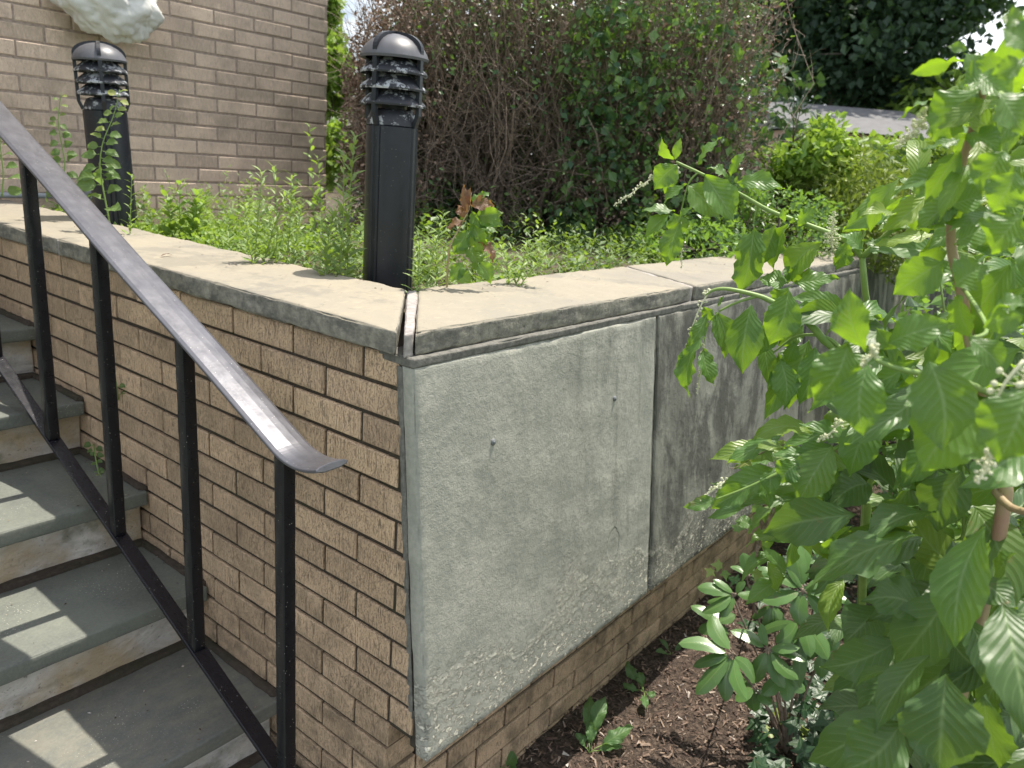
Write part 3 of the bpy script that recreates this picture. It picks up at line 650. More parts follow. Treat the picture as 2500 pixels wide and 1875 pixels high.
# ================================================================== LEAF HELPERS
def camdir(p): return nrm(CAM-np.asarray(p))
def leaf_px(mb, b, t, w_, d, d2=None, tint=None, **kw):
    """a leaf from attachment b to tip t (directions of sight), at distance d (tip at d2) metres from the viewpoint"""
    d2 = d if d2 is None else d2; B = at(b[0], b[1], d); T = at(t[0], t[1], d2)
    n = nrm(camdir(B)*.7+np.array([0, 0, .6])+rg.normal(0, .34, 3)); wd = w_*(d+d2)/2/FPX*1.06
    mb.leaf(B, T, n, wd, rnd.uniform(.25, .62) if tint is None else tint, **{**dict(droop=rnd.uniform(.02, .14), wave=rnd.uniform(.06, .22), fold=rnd.uniform(.05, .35), nx=3, ny=16, peak=rnd.uniform(.42, .52), point=rnd.uniform(1.2, 1.55)), **kw})
def fork(mb, pts, r0, r1, n=None, tint=.5):
    P = [np.array(p, float) for p in pts]; Q = []
    for i in range(len(P)-1):
        p0, p1, p2, p3 = P[max(i-1, 0)], P[i], P[i+1], P[min(i+2, len(P)-1)]
        for s_ in np.linspace(0, 1, 5)[:-1]:
            Q.append(.5*((2*p1)+(-p0+p2)*s_+(2*p0-5*p1+4*p2-p3)*s_**2+(-p0+3*p1-3*p2+p3)*s_**3))
    Q.append(P[-1]); mb.tube(Q, list(np.linspace(r0, r1, len(Q))), 7, tint); return Q
def raceme(pts, par, n=34, r=.0032, spread=.010, name='flower_spike'):
    mb = MB(); Q = fork(mb, pts, .0018, .0007)
    for i in range(n):
        t = i/n; q = t*(len(Q)-1); j = int(q); p = Q[j]+(Q[min(j+1, len(Q)-1)]-Q[j])*(q-j)
        dv = nrm(rg.normal(0, 1, 3)); sp = spread*(1.05-.65*t); e = p+dv*sp
        mb.tube([p, e], .0006, 4); mb.ball(e, r*(1.05-.55*t), seg=6)
    mb.build(name, 'flower', par)

# ================================================================== POKEWEED
def poke(name_lbl, org): return thing('pokeweed_plant', name_lbl, 'plant', org, 'pokeweed plants in the bed')
# --- plant A : arching branch over the wall
D = 1.72
base = np.array([2.75, .42, -.27])
pA = poke('pokeweed whose forked branch arches left over the coping stones', base)
mb = MB(); F0 = at(2105, 628, D)
fork(mb, [base, base+(F0-base)*.35+np.array([.03, 0, 0]), at(2125, 900, 1.85), at(2112, 710, D), F0], .0085, .006)
fork(mb, [F0, at(2060, 585, D), at(1960, 545, D), at(1880, 515, D), at(1800, 470, D), at(1720, 428, D), at(1650, 395, D)], .0062, .0026)
fork(mb, [F0, at(2170, 568, D-.05), at(2240, 500, D-.1), at(2300, 430, D-.15), at(2355, 350, D-.2)], .0058, .004)
fork(mb, [at(1705, 420, D), at(1680, 450, D), at(1662, 520, D), at(1652, 560, D)], .0024, .0012)
fork(mb, [at(1850, 498, D), at(1842, 530, D), at(1840, 548, D)], .0016, .0012)
fork(mb, [at(2103, 620, D), at(2108, 575, D), at(2130, 520, D)], .0025, .0015)
mb.build('stem', 'stem', pA)
mb = MB()
for l in [((1645, 390), (1616, 333), 30), ((1648, 390), (1662, 336), 20), ((1703, 400), (1765, 333), 42), ((1784, 432), (1819, 370), 32),
          ((1799, 448), (1916, 462), 46), ((1718, 425), (1793, 542), 78), ((1681, 452), (1757, 533), 72), ((1775, 434), (1728, 408), 34),
          ((1655, 402), (1597, 464), 54), ((1658, 418), (1622, 474), 32), ((1648, 515), (1568, 512), 44), ((1635, 525), (1576, 578), 42),
          ((1645, 520), (1655, 584), 48), ((1662, 540), (1627, 650), 52), ((1678, 450), (1618, 500), 40), ((1660, 532), (1690, 508), 18),
          ((1925, 547), (1888, 664), 108), ((1947, 552), (1993, 502), 27), ((1916, 540), (1911, 508), 16), ((1930, 545), (1941, 528), 12),
          ((2105, 612), (2052, 570), 50), ((2110, 615), (2160, 600), 46), ((2065, 590), (2040, 660), 46), ((2130, 520), (2056, 566), 50)]:
    leaf_px(mb, *l, D+rnd.uniform(-.05, .05))
leaf_px(mb, (1842, 548), (1805, 726), 80, D, tint=.3); leaf_px(mb, (1892, 548), (1842, 655), 64, D+.04, tint=.75)
leaf_px(mb, (2008, 590), (1922, 694), 74, D, tint=.8); leaf_px(mb, (2212, 498), (2056, 566), 66, D-.1, tint=.5)
leaf_px(mb, (1925, 690), (1853, 684), 58, D); leaf_px(mb, (1935, 692), (2048, 680), 56, D); leaf_px(mb, (1932, 688), (1915, 650), 36, D)
leaf_px(mb, (1936, 690), (1960, 640), 30, D, tint=.8); leaf_px(mb, (1928, 700), (1895, 760), 50, D)
mb.build('foliage', 'poke', pA)
raceme([at(1655, 410, D), at(1600, 430, D), at(1545, 470, D), at(1497, 503, D)], pA, 60, .0030, .0105)
raceme([at(1658, 565, D-.01), at(1664, 610, D-.01), at(1664, 655, D-.01)], pA, 30, .0022, .006)
raceme([at(2034, 612, D-.02), at(2030, 570, D-.02), at(2036, 522, D-.02)], pA, 90, .0026, .018)
# --- plant B : mid height drooping branches
D = 1.5
base = np.array([2.45, .30, -.27])
pB = poke('pokeweed with drooping leafy branches hanging in front of the stone panels', base)
mb = MB(); H0 = at(2120, 1000, 1.6)
fork(mb, [base, base+(H0-base)*.5+np.array([.02, .02, 0]), H0, at(2010, 830, D), at(1950, 770, D), at(1887, 738, D), at(1850, 722, D), at(1780, 706, D), at(1742, 708, D), at(1722, 722, D)], .010, .0018)
fork(mb, [at(1850, 723, D), at(1800, 738, D), at(1755, 760, D)], .003, .002)
fork(mb, [at(1758, 760, D), at(1730, 790, D), at(1718, 840, D)], .0015, .001)
fork(mb, [H0, at(2080, 900, D), at(2030, 830, D), at(1950, 820, D), at(1890, 860, D)], .005, .0018)
fork(mb, [H0, at(2080, 1070, 1.45), at(1975, 1125, 1.4), at(1890, 1160, 1.4), at(1825, 1190, 1.4), at(1740, 1222, 1.4)], .005, .0014)
mb.build('stem', 'stem', pB)
mb = MB()
for l in [((1835, 742), (1812, 914), 80), ((1745, 760), (1770, 876), 62), ((1727, 765), (1674, 850), 34), ((1740, 755), (1713, 778), 42), ((1752, 748), (1768, 720), 12),
          ((1717, 822), (1684, 974), 64), ((1715, 850), (1744, 942), 48), ((1702, 845), (1648, 902), 36), ((1925, 705), (1878, 842), 78), ((1935, 752), (1992, 784), 60),
          ((1975, 830), (1924, 998), 80), ((1900, 860), (1866, 1026), 54), ((1865, 830), (1878, 950), 40), ((1943, 836), (1918, 892), 44), ((1900, 795), (1850, 870), 60),
          ((1960, 790), (1900, 845), 50), ((1990, 845), (1950, 990), 60), ((1905, 880), (1915, 1000), 60)]:
    leaf_px(mb, *l, D+rnd.uniform(-.06, .06))
for l in [((1835, 1187), (1733, 1243), 54), ((1748, 1216), (1668, 1238), 34), ((1815, 1240), (1726, 1266), 28), ((1838, 1285), (1793, 1272), 34), ((1890, 1140), (1884, 1212), 44),
          ((1860, 1165), (1880, 1240), 40), ((1790, 1200), (1735, 1180), 26), ((1950, 1130), (1905, 1180), 60), ((1990, 1118), (1880, 1110), 46)]:
    leaf_px(mb, *l, 1.4+rnd.uniform(-.03, .03))
leaf_px(mb, (2033, 1088), (1946, 1236), 96, 1.4, tint=.7); leaf_px(mb, (2030, 1085), (1925, 1150), 60, 1.42, tint=.35)
leaf_px(mb, (2135, 1020), (2075, 1165), 90, 1.4, tint=.5)
mb.build('foliage', 'poke', pB)
raceme([at(1735, 706, D), at(1712, 745, D), at(1690, 800, D), at(1676, 865, D)], pB, 26, .0026, .011)
raceme([at(1718, 845, D), at(1712, 900, D), at(1702, 962, D)], pB, 30, .0022, .006)
raceme([at(1770, 1175, 1.39), at(1735, 1200, 1.39), at(1705, 1225, 1.39)], pB, 26, .0024, .007)
raceme([at(2055, 1025, 1.35), at(2025, 1060, 1.35), at(1995, 1075, 1.35)], pB, 30, .0026, .008)
# --- plant C : the tall one at the right with the thick pink stem
base = at(2440, 1306, 1.33); base[2] = -.27; base += np.array([.05, -.02, 0])
pC = poke('tall pokeweed with thick pink flushed stem and big blurred leaves close by', base)
mb = MB()
S1 = at(2440, 1306, 1.33); S2 = at(2428, 1120, 1.30)
fork(mb, [base, base+(S1-base)*.5, S1, S2, at(2408, 990, 1.27), at(2372, 850, 1.25), at(2345, 700, 1.22), at(2322, 590, 1.2), at(2335, 455, 1.15), at(2380, 300, 1.1), at(2404, 205, 1.05)], .0115, .0042)
fork(mb, [at(2430, 1200, 1.31), at(2470, 1240, 1.28), at(2530, 1255, 1.25)], .006, .005)
mb.build('main_stem', 'rstem', pC)
mb = MB(); fork(mb, [at(2422, 962, 1.25), at(2345, 930, 1.05), at(2268, 915, .98), at(2190, 900, .95), at(2140, 880, .93)], .0048, .0025); mb.build('side_branch', 'stem', pC)
mb = MB(); fork(mb, [at(2404, 205, 1.05), at(2440, 230, 1.0), at(2478, 265, .95), at(2510, 345, .95)], .004, .003); mb.build('side_branch', 'stem', pC)
mb = MB(); fork(mb, [at(2350, 700, 1.22), at(2410, 800, 1.05), at(2368, 826, 1.0)], .003, .002); mb.build('side_branch', 'stem', pC)
mb = MB()
for l, d in [(((2110, 852), (2077, 702), 84), .93), (((2165, 840), (2332, 790), 78), .93), (((2120, 890), (2108, 1068), 104), .90), (((2072, 835), (1988, 978), 108), .96),
             (((2268, 880), (2298, 1106), 132), .88), (((2395, 985), (2248, 1150), 155), .95), (((2510, 950), (2436, 1134), 140), .82), (((2368, 826), (2448, 918), 56), .95),
             (((2330, 150), (2222, 182), 38), 1.05), (((2360, 122), (2313, 113), 24), 1.05), (((2390, 180), (2474, 238), 72), 1.0), (((2395, 215), (2283, 352), 108), 1.05),
             (((2292, 238), (2193, 292), 48), 1.08), (((2350, 330), (2444, 376), 58), 1.1), (((2360, 336), (2248, 366), 50), 1.1), (((2450, 370), (2396, 474), 84), 1.0),
             (((2346, 368), (2256, 500), 56), 1.1), (((2500, 60), (2436, 45), 40), .8), (((2515, 130), (2438, 70), 80), .78), (((2500, 150), (2420, 185), 46), .9),
             (((2410, 200), (2340, 215), 70), 1.04), (((2400, 190), (2420, 120), 50), 1.05), (((2380, 190), (2355, 130), 46), 1.06), (((2440, 225), (2500, 330), 90), .95),
             (((2500, 770), (2400, 800), 60), .9), (((2430, 745), (2510, 740), 50), .9), (((2330, 700), (2420, 650), 90), 1.0), (((2340, 720), (2380, 830), 60), 1.0),
             (((2300, 640), (2180, 720), 84), 1.15), (((2330, 600), (2450, 560), 90), 1.1), (((2320, 500), (2420, 470), 74), 1.1), (((2340, 470), (2240, 560), 80), 1.15),
             (((2190, 850), (2140, 800), 40), .94), (((2200, 860), (2240, 800), 40), .94), (((2480, 420), (2420, 520), 80), .95), (((2500, 520), (2420, 620), 90), .95)]:
    leaf_px(mb, *l, d+rnd.uniform(-.02, .02), tint=rnd.uniform(.3, .68))
leaf_px(mb, (2405, 1285), (2332, 1585), 100, 1.12, tint=.35); leaf_px(mb, (2420, 1320), (2375, 1480), 80, 1.14, tint=.7)
mb.build('foliage', 'poke', pC)
mb = MB()
for l, d in [(((2092, 1256), (1862, 1303), 100), 1.3), (((2241, 1147), (2131, 1278), 94), 1.3), (((2286, 1252), (2118, 1332), 92), 1.25), (((2240, 1306), (1966, 1440), 132), 1.18),
             (((2445, 1473), (2510, 1810), 118), 1.0), (((2310, 1645), (2293, 1890), 148), 1.12), (((2205, 1756), (2058, 1880), 124), 1.2), (((2268, 1600), (2136, 1794), 74), 1.2),
             (((2266, 1502), (2099, 1470), 96), 1.25), (((2336, 1437), (2185, 1630), 112), 1.22), (((2189, 1566), (2000, 1630), 88), 1.35), (((2205, 1640), (2086, 1682), 30), 1.3),
             (((2359, 1509), (2402, 1670), 62), 1.25), (((2372, 1405), (2484, 1490), 64), 1.2), (((2300, 1380), (2410, 1400), 90), 1.3), (((2480, 1350), (2420, 1450), 80), 1.2),
             (((2120, 1180), (2020, 1240), 80), 1.45), (((2350, 1150), (2290, 1300), 100), 1.25), (((2290, 1150), (2200, 1190), 80), 1.3), (((2320, 1560), (2450, 1640), 90), 1.3),
             (((2150, 1480), (2060, 1570), 90), 1.45), (((2400, 1700), (2440, 1880), 90), 1.25), (((2190, 1640), (2100, 1760), 70), 1.45)]:
    leaf_px(mb, *l, d+rnd.uniform(-.02, .02), d+rnd.uniform(-.05, .08), tint=rnd.uniform(.2, .55))
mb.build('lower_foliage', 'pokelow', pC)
mb = MB()
for i in range(190):
    v = rg.uniform(560, 1880); u = rg.uniform(2010 if v < 1350 else 2080, 2560); d = rg.uniform(1.35, 2.4)
    if v < 760 and u < 2180: continue
    B = at(u, v, d); a = nrm(np.array([*rg.normal(0, 1, 2), rg.uniform(-.9, .2)])); ln = rg.uniform(.10, .19)
    mb.leaf(B, B+a*ln, nrm(camdir(B)*.5+np.array([0, 0, .9])+rg.normal(0, .3, 3)), ln*.40, rg.uniform(.0, .8), droop=rg.uniform(.03, .18), wave=rg.uniform(.06, .25), fold=rg.uniform(0, .4), nx=2, ny=10, point=1.3)
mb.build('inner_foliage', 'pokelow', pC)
mb = MB(); mb2 = MB()
def filler(m_, n, u0, u1, v0, v1, d0, d1, l0, l1, t0, t1, ok=lambda u, v: True):
    for i in range(n):
        u, v, d = rg.uniform(u0, u1), rg.uniform(v0, v1), rg.uniform(d0, d1)
        if not ok(u, v): continue
        B = at(u, v, d); a = nrm(-ee_w2*rg.normal(.25, .8)+np.array([0, 0, -1])*rg.uniform(-.25, 1.1)+rg.normal(0, .35, 3)); ln = rg.uniform(l0, l1)
        m_.leaf(B, B+a*ln, nrm(camdir(B)*.7+np.array([0, 0, .7])+rg.normal(0, .3, 3)), ln*rg.uniform(.36, .46), rg.uniform(t0, t1), droop=rg.uniform(.03, .16), wave=rg.uniform(.06, .24), fold=rg.uniform(.05, .4), nx=3, ny=14, peak=rg.uniform(.42, .52), point=rg.uniform(1.2, 1.6))
ee_w2 = MX @ np.array([1.0, 0, 0])
filler(mb, 60, 2320, 2560, 110, 640, 1.05, 1.5, .055, .09, .3, .95, lambda u, v: v > 110+(2500-u)*.7)
filler(mb, 26, 2180, 2330, 430, 640, 1.3, 1.6, .06, .10, .4, .95)
filler(mb, 42, 2110, 2540, 560, 1250, 1.15, 1.65, .10, .155, .15, .75, lambda u, v: v > 760 or u > 2250)
filler(mb2, 26, 2040, 2540, 1240, 1880, 1.4, 2.0, .13, .20, .0, .5, lambda u, v: v < 1500 or u > 2120)
filler(mb, 20, 1860, 2100, 1200, 1420, 1.5, 1.8, .07, .12, .3, .9)
filler(mb, 26, 1850, 2110, 1010, 1240, 1.45, 1.75, .08, .13, .3, .9)
filler(mb, 16, 2000, 2200, 740, 1000, 1.5, 1.7, .09, .13, .3, .8)
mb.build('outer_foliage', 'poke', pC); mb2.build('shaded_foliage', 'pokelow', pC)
raceme([at(2500, 880, .85), at(2440, 960, .85), at(2425, 1060, .88), at(2415, 1130, .9), at(2385, 1180, .9)], pC, 40, .0036, .012)
raceme([at(2415, 1105, 1.0), at(2400, 1140, 1.0), at(2388, 1180, 1.0)], pC, 30, .0032, .010)
raceme([at(2265, 282, 1.1), at(2230, 320, 1.1), at(2187, 358, 1.1)], pC, 50, .0030, .010)
raceme([at(2145, 850, .95), at(2110, 890, .95), at(2070, 920, .95)], pC, 30, .0032, .009)
# --- plant D,E : behind, fill the corner between
def auto_poke(base, hgt, spread, nl, ls, label, seed, mats=('poke', 'stem'), lo=.12):
    r_ = np.random.default_rng(seed); base = np.array(base, float); p = poke(label, base); ms = MB(); ml = MB()
    tops = []
    for b in range(5):
        a = r_.uniform(0, 6.28); sp = spread*r_.uniform(.4, 1); top = base+np.array([math.cos(a)*sp, math.sin(a)*sp, hgt*r_.uniform(.75, 1.0)])
        mid = base+(top-base)*.5+np.array([0, 0, hgt*.12]); Q = fork(ms, [base, base+(mid-base)*.5+np.array([0, 0, .05]), mid, top], .009, .0025); tops.append(Q)
    for i in range(nl):
        Q = tops[i % 5]; t = lo+(1-lo)*((i//5+.5)/(nl/5.0)); q = Q[min(int(t*(len(Q)-1)), len(Q)-1)]
        a = r_.uniform(0, 6.28); out = np.array([math.cos(a), math.sin(a), r_.uniform(-.55, .35)]); ln = ls*r_.uniform(.7, 1.25)*(1.1-.3*t)
        n = nrm(np.array([0, 0, 1.0])+r_.normal(0, .3, 3)); B = q+nrm(out)*.02
        ml.leaf(B, B+nrm(out)*ln, n, ln*.41, r_.uniform(.1, .8), droop=r_.uniform(.03, .15), wave=.14, nx=2, ny=10, point=1.35)
    ms.build('stem', mats[1], p); ml.build('foliage', mats[0], p); return p
auto_poke((2.95, .25, -.27), 1.35, .35, 60, .17, 'bushy pokeweed filling the dark space behind the tall pink stem', 5)
auto_poke((2.75, .1, -.27), 1.75, .45, 75, .18, 'broad pokeweed standing farthest back in the bed at right', 6)
auto_poke((2.3, -.25, -.27), 1.0, .30, 60, .16, 'low dark pokeweed under the big leaves at lower right', 8, ('pokelow', 'rstem'))
auto_poke((3.7, .5, -.27), 1.55, .40, 55, .17, 'pokeweed pressed against the far stone panels of the wall', 9)
auto_poke((2.6, .25, -.27), 1.7, .32, 60, .16, 'upright pokeweed between the forked branch and the pink stem', 12)

# ================================================================== RHODODENDRON
D = 2.55
base = at(1960, 1640, 2.75); base[2] = -.27
rh = thing('rhododendron', 'small rhododendron with whorls of glossy leathery leaves beside the mulch', 'shrub', base)
Z = lambda x, y: (1650+x/3.318, 1250+y/3.318)
ms = MB(); ml = MB()
cl = [((455, 1150), D-.03, [(20, 1065, 110), (285, 835, 115), (140, 1250, 85), (160, 1480, 115), (400, 1540, 112), (580, 1530, 95), (640, 1390, 100), (330, 1330, 80)]),
      ((745, 1110), D+.03, [(440, 960, 105), (1005, 1100, 80), (635, 1385, 105), (835, 1300, 85), (995, 1360, 85), (1060, 1210, 80), (880, 1430, 90), (690, 900, 60)]),
      ((1030, 640), D, [(740, 400, 95), (955, 225, 125), (700, 725, 112), (1010, 925, 115), (1295, 840, 95), (1280, 890, 60), (1430, 750, 75), (1070, 190, 85), (1240, 560, 70), (900, 430, 60)]),
      ((480, 670), D+.03, [(170, 610, 98), (210, 815, 84), (370, 855, 95), (655, 660, 64), (300, 545, 55), (560, 560, 55), (250, 730, 60)]),
      ((1000, 880), D+.08, [(810, 1060, 112), (1090, 1180, 95), (1235, 1200, 115), (650, 1000, 70), (1150, 1010, 80), (1000, 1420, 90)]),
      ((780, 750), D+.12, [(560, 610, 100), (740, 970, 80), (880, 960, 100), (820, 640, 70), (610, 860, 60)]),
      ((330, 900), D+.16, [(120, 760, 80), (180, 960, 85), (420, 1010, 80), (480, 830, 75), (300, 740, 70), (330, 1060, 80)]),
      ((860, 1330), D+.12, [(700, 1480, 95), (900, 1540, 95), (1050, 1450, 90), (1010, 1260, 80), (720, 1250, 70)]),
      ((1180, 1120), D+.14, [(1000, 1180, 90), (1180, 1340, 95), (1350, 1230, 90), (1330, 1040, 80), (1120, 960, 80)]),
      ((640, 1420), D+.14, [(480, 1530, 90), (640, 1620, 95), (780, 1560, 85), (520, 1360, 70)]),
      ((1180, 420), D+.1, [(1010, 360, 90), (1190, 230, 100), (1360, 400, 90), (1290, 560, 80), (1080, 540, 80)]),
      ((590, 520), D+.1, [(540, 330, 90), (800, 500, 90), (440, 440, 50), (680, 360, 80)])]
for (cx, cy), d, tips in cl:
    C0 = at(*Z(cx, cy), d)
    fork(ms, [base, base+(C0-base)*.45+np.array([0, 0, .03]), C0-np.array([0, 0, .02]), C0], .0045, .0022)
    ms.ball(C0, .0045, seg=8, sq=1.6)
    for tx, ty, wd in tips:
        T = at(*Z(tx, ty), d+rnd.uniform(-.015, .05)); B = C0+(T-C0)*.1; ms.tube([C0, B+(T-C0)*.03], .0012, 5)
        n = nrm(camdir(B)*.7+np.array([0, 0, .8])+rg.normal(0, .12, 3))
        ml.leaf(B, T, n, wd/3.318*d/FPX*1.12, rnd.uniform(.2, .6), droop=rnd.uniform(.03, .09), wave=.02, fold=-.14, nx=3, ny=10, peak=.52, point=.62)
ms.build('stem', 'twig', rh); ml.build('foliage', 'rhodo', rh)

# ================================================================== SMALL PLANTS IN THE BED
def rosette(label, base, tips, wds, mat='dand', name='dandelion_plant', cat='weed', tint=None, jag=True):
    p = thing(name, label, cat, base); ml = MB(); ms = MB()
    for (T, wd) in zip(tips, wds):
        T = np.array(T); B = base+(T-base)*.3; ms.tube([base, (base+B)/2+np.array([0, 0, .004]), B], .0013, 5)
        ms.tube([B, B+(T-B)*.9], .0008, 4)
        ml.leaf(B-(T-B)*.05, T, nrm(camdir(T)*.5+np.array([0, 0, 1])), wd, rnd.uniform(.35, .7) if tint is None else tint, droop=.10, wave=.32 if jag else .1, fold=.1, ny=16, nx=3, peak=.55)
    ms.build('stem', 'stem', p); ml.build('foliage', mat, p); return p
b1 = onz(1438, 1838, -.262); up = lambda u, v, h: onz(u, v, -.27+h)
rosette('dandelion with one sunlit ribbed leaf lying on the mulch', b1, [up(1545, 1775, .07), up(1520, 1822, .03), up(1440, 1700, .10), up(1478, 1700, .12), up(1405, 1790, .05), up(1440, 1760, .08)], [.05, .03, .045, .05, .03, .035])
b2 = onz(1572, 1690, -.262)
rosette('small dandelion in the shade between the wall and the rhododendron', b2, [up(1530, 1615, .06), up(1560, 1640, .05), up(1578, 1730, .03), up(1600, 1700, .02), up(1520, 1670, .02)], [.04, .035, .03, .03, .03])
b3 = onz(1230, 1880, -.262)
rosette('three leaved seedling at the foot of the stone panel', b3, [up(1255, 1835, .06), up(1200, 1862, .04), up(1262, 1880, .03)], [.05, .03, .03], name='seedling', jag=False, tint=.4)
b4 = onz(1640, 1600, -.262)
rosette('tiny grey green seedling on the mulch nearest the rhododendron', b4, [up(1600, 1590, .04), up(1610, 1560, .04), up(1660, 1570, .03)], [.025, .02, .02], name='seedling', jag=False, tint=.2)
# tree-of-heaven-like maple seedlings and ivy: dark ground cover under the pokeweed
mb = MB()
def lobed(mb, c, n, ax, s_, tint):
    ax = nrm(ax-n*(ax@n)); sd = np.cross(ax, n); pts = []
    for k, (r_, a) in enumerate([(.35, 180), (.55, 140), (.38, 118), (.85, 78), (.45, 48), (1.0, 0), (.45, -48), (.85, -78), (.38, -118), (.55, -140)]):
        a = math.radians(a); pts.append(c+s_*r_*(ax*math.cos(a)+sd*math.sin(a))+n*s_*.12*(r_-.4)*(-1))
    V = [c]+pts; m_ = len(pts); uv = [(.5, .3)]+[(.5+.45*math.sin(6.28*k/m_), .5+.45*math.cos(6.28*k/m_)) for k in range(m_)]
    mb.add(V, [(0, 1+k, 1+(k+1) % m_) for k in range(m_)], tint, uv)
for i in range(620):
    u = rg.uniform(1840, 2500); v = rg.uniform(1610, 1990); h = rg.uniform(.02, .20)
    if u < 1930 and v < 1700: continue
    c = onz(u, v, -.27+h); n = nrm(np.array([0, 0, 1])+camdir(c)*.5+rg.normal(0, .35, 3)); a = rg.normal(0, 1, 3)
    lobed(mb, c, n, a, rg.uniform(.025, .055), rg.uniform(0, .55) if rg.random() > .05 else .95)
for i in range(500):
    x = rg.uniform(2.2, 4.2); y = rg.uniform(-.3, 1.0); c = np.array([x, y, -.27+rg.uniform(.02, .25)])
    if x < 2.75 and y > .45: continue
    lobed(mb, c, nrm(np.array([0, 0, 1])+rg.normal(0, .35, 3)), rg.normal(0, 1, 3), rg.uniform(.03, .06), rg.uniform(0, .5))
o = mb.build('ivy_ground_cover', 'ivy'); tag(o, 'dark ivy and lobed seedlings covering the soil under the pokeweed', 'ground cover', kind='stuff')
# woody creeper climbing past the wall foot
b5 = onz(1838, 1500, -.262); cr = thing('creeper_vine', 'thin woody creeper with small bright leaves below the panels', 'vine', b5)
ms = MB(); ml = MB(); d = 1.75
fork(ms, [b5, at(1848, 1360, d), at(1858, 1305, d), at(1900, 1215, d-.05), at(1925, 1150, d-.1)], .0035, .0015)
fork(ms, [at(1855, 1312, d), at(1828, 1296, d), at(1810, 1285, d)], .002, .001); fork(ms, [at(1862, 1300, d), at(1850, 1240, d)], .0015, .001)
ms2 = MB(); fork(ms2, [at(1930, 1080, 1.62), at(1860, 1105, 1.62), at(1800, 1140, 1.62), at(1783, 1143, 1.62)], .0015, .0008)
for (u, v, s_, t_) in [(1820, 1125, 30, .95), (1885, 1075, 24, .4), (1905, 1090, 26, .9), (1870, 1110, 30, .6), (1935, 1085, 24, .8), (1865, 1255, 34, .45), (1845, 1240, 26, .4), (1890, 1230, 24, .4), (1800, 1290, 26, .5), (1850, 1400, 26, .8), (1830, 1385, 22, .7), (1735, 1395, 22, .9), (1755, 1380, 24, .8), (1770, 1400, 22, .3), (1840, 1370, 24, .8)]:
    dd = 1.62 if v < 1150 else d; c = at(u, v, dd); lobed(ml, c, nrm(camdir(c)+rg.normal(0, .3, 3)), np.array([rg.normal(), rg.normal(), -.6]), s_/FPX*dd*.85, t_)
ms.build('stem', 'twig', cr); ms2.build('tendril', 'twig', cr); ml.build('foliage', 'vine', cr)

# ================================================================== PLANTER WEEDS
def spike(mbs, mbl, base, top, n, ll, lw, lean=.25, r0=.0022, curl=.4, up_=.55):
    base = np.array(base); top = np.array(top); mid = (base+top)/2+rg.normal(0, .012, 3); Q = fork(mbs, [base, mid, top], r0, r0*.4)
    for i in range(n):
        t = .06+.94*i/n; q = t*(len(Q)-1); j = int(q); p = Q[j]+(Q[min(j+1, len(Q)-1)]-Q[j])*(q-j); a = i*2.4+rg.uniform(-.3, .3)
        out = nrm([math.cos(a), math.sin(a), up_+rg.uniform(-.2, .25)]); s_ = ll*(1.05-.45*t)*rg.uniform(.8, 1.2)
        mbl.leaf(p, p+out*s_, np.array([0, 0, 1.0])+rg.normal(0, .2, 3), lw*s_/ll, rg.uniform(.2, .9), droop=.10*curl*2, wave=.05, fold=.2, nx=1, ny=4, peak=.4)
def weedplant(label, spikes, n=34, ll=.05, lw=.009, name='goldenrod_weed', mat='weed', **kw):
    b = np.array(spikes[0][0]); p = thing(name, label, 'weed', b); ms = MB(); ml = MB()
    for s_ in spikes: spike(ms, ml, s_[0], s_[1], n, ll, lw, **kw)
    ms.build('stem', 'stem', p); ml.build('foliage', mat, p)
def gp(u, v, d, h=0):
    p = at(u, v, d); return p
def sp(u0, v0, u1, v1, d, d2=None):
    a = at(u0, v0, d); a[2] = 1.075; return (a, at(u1, v1, d2 or d))
weedplant('tall narrow leaved weed just left of the nearer bollard', [sp(815, 660, 840, 372, 2.30), sp(850, 670, 866, 330, 2.35), sp(800, 650, 812, 520, 2.3)], 54, .066, .014, mat='pale')
weedplant('bushy pair of narrow leaved weeds in front of the building, midway between bollards', [sp(615, 620, 640, 418, 2.5), sp(665, 620, 668, 405, 2.5), sp(690, 620, 712, 425, 2.55), sp(630, 610, 700, 470, 2.5), sp(650, 620, 600, 500, 2.45), sp(700, 620, 735, 500, 2.5)], 44, .052, .010, mat='pale')
weedplant('short narrow leaved weed at the foot of the farther bollard', [sp(312, 545, 322, 425, 3.1)], 26, .042, .009)
weedplant('fresh narrow leaved weed right of the nearer bollard', [sp(1030, 690, 1085, 520, 2.15), sp(1010, 690, 1025, 590, 2.1), sp(1060, 680, 1060, 580, 2.2)], 36, .048, .010, mat='pale')
weedplant('narrow leaved weed leaning over the soil behind the middle of the right coping stone', [sp(1240, 645, 1290, 585, 2.3), sp(1240, 645, 1225, 600, 2.3), sp(1240, 645, 1340, 610, 2.3)], 36, .048, .010, mat='pale')
weedplant('spreading yellow green weed on the soil left of the building corner', [sp(445, 560, 440, 440, 3.3), sp(425, 560, 405, 470, 3.3), sp(470, 560, 480, 470, 3.3), sp(450, 560, 500, 490, 3.3)], 22, .07, .028, mat='yel', name='yellow_green_weed')
weedplant('seedy dry topped weed rising against the building wall', [sp(460, 540, 400, 412, 3.5), sp(470, 540, 450, 440, 3.5)], 12, .02, .006, mat='yel', name='seedhead_weed')
weedplant('pale weed at the building corner beside the hedge', [sp(770, 560, 755, 300, 3.55), sp(790, 560, 775, 380, 3.5), sp(740, 560, 715, 440, 3.5)], 20, .07, .022, mat='yel', name='yellow_green_weed')
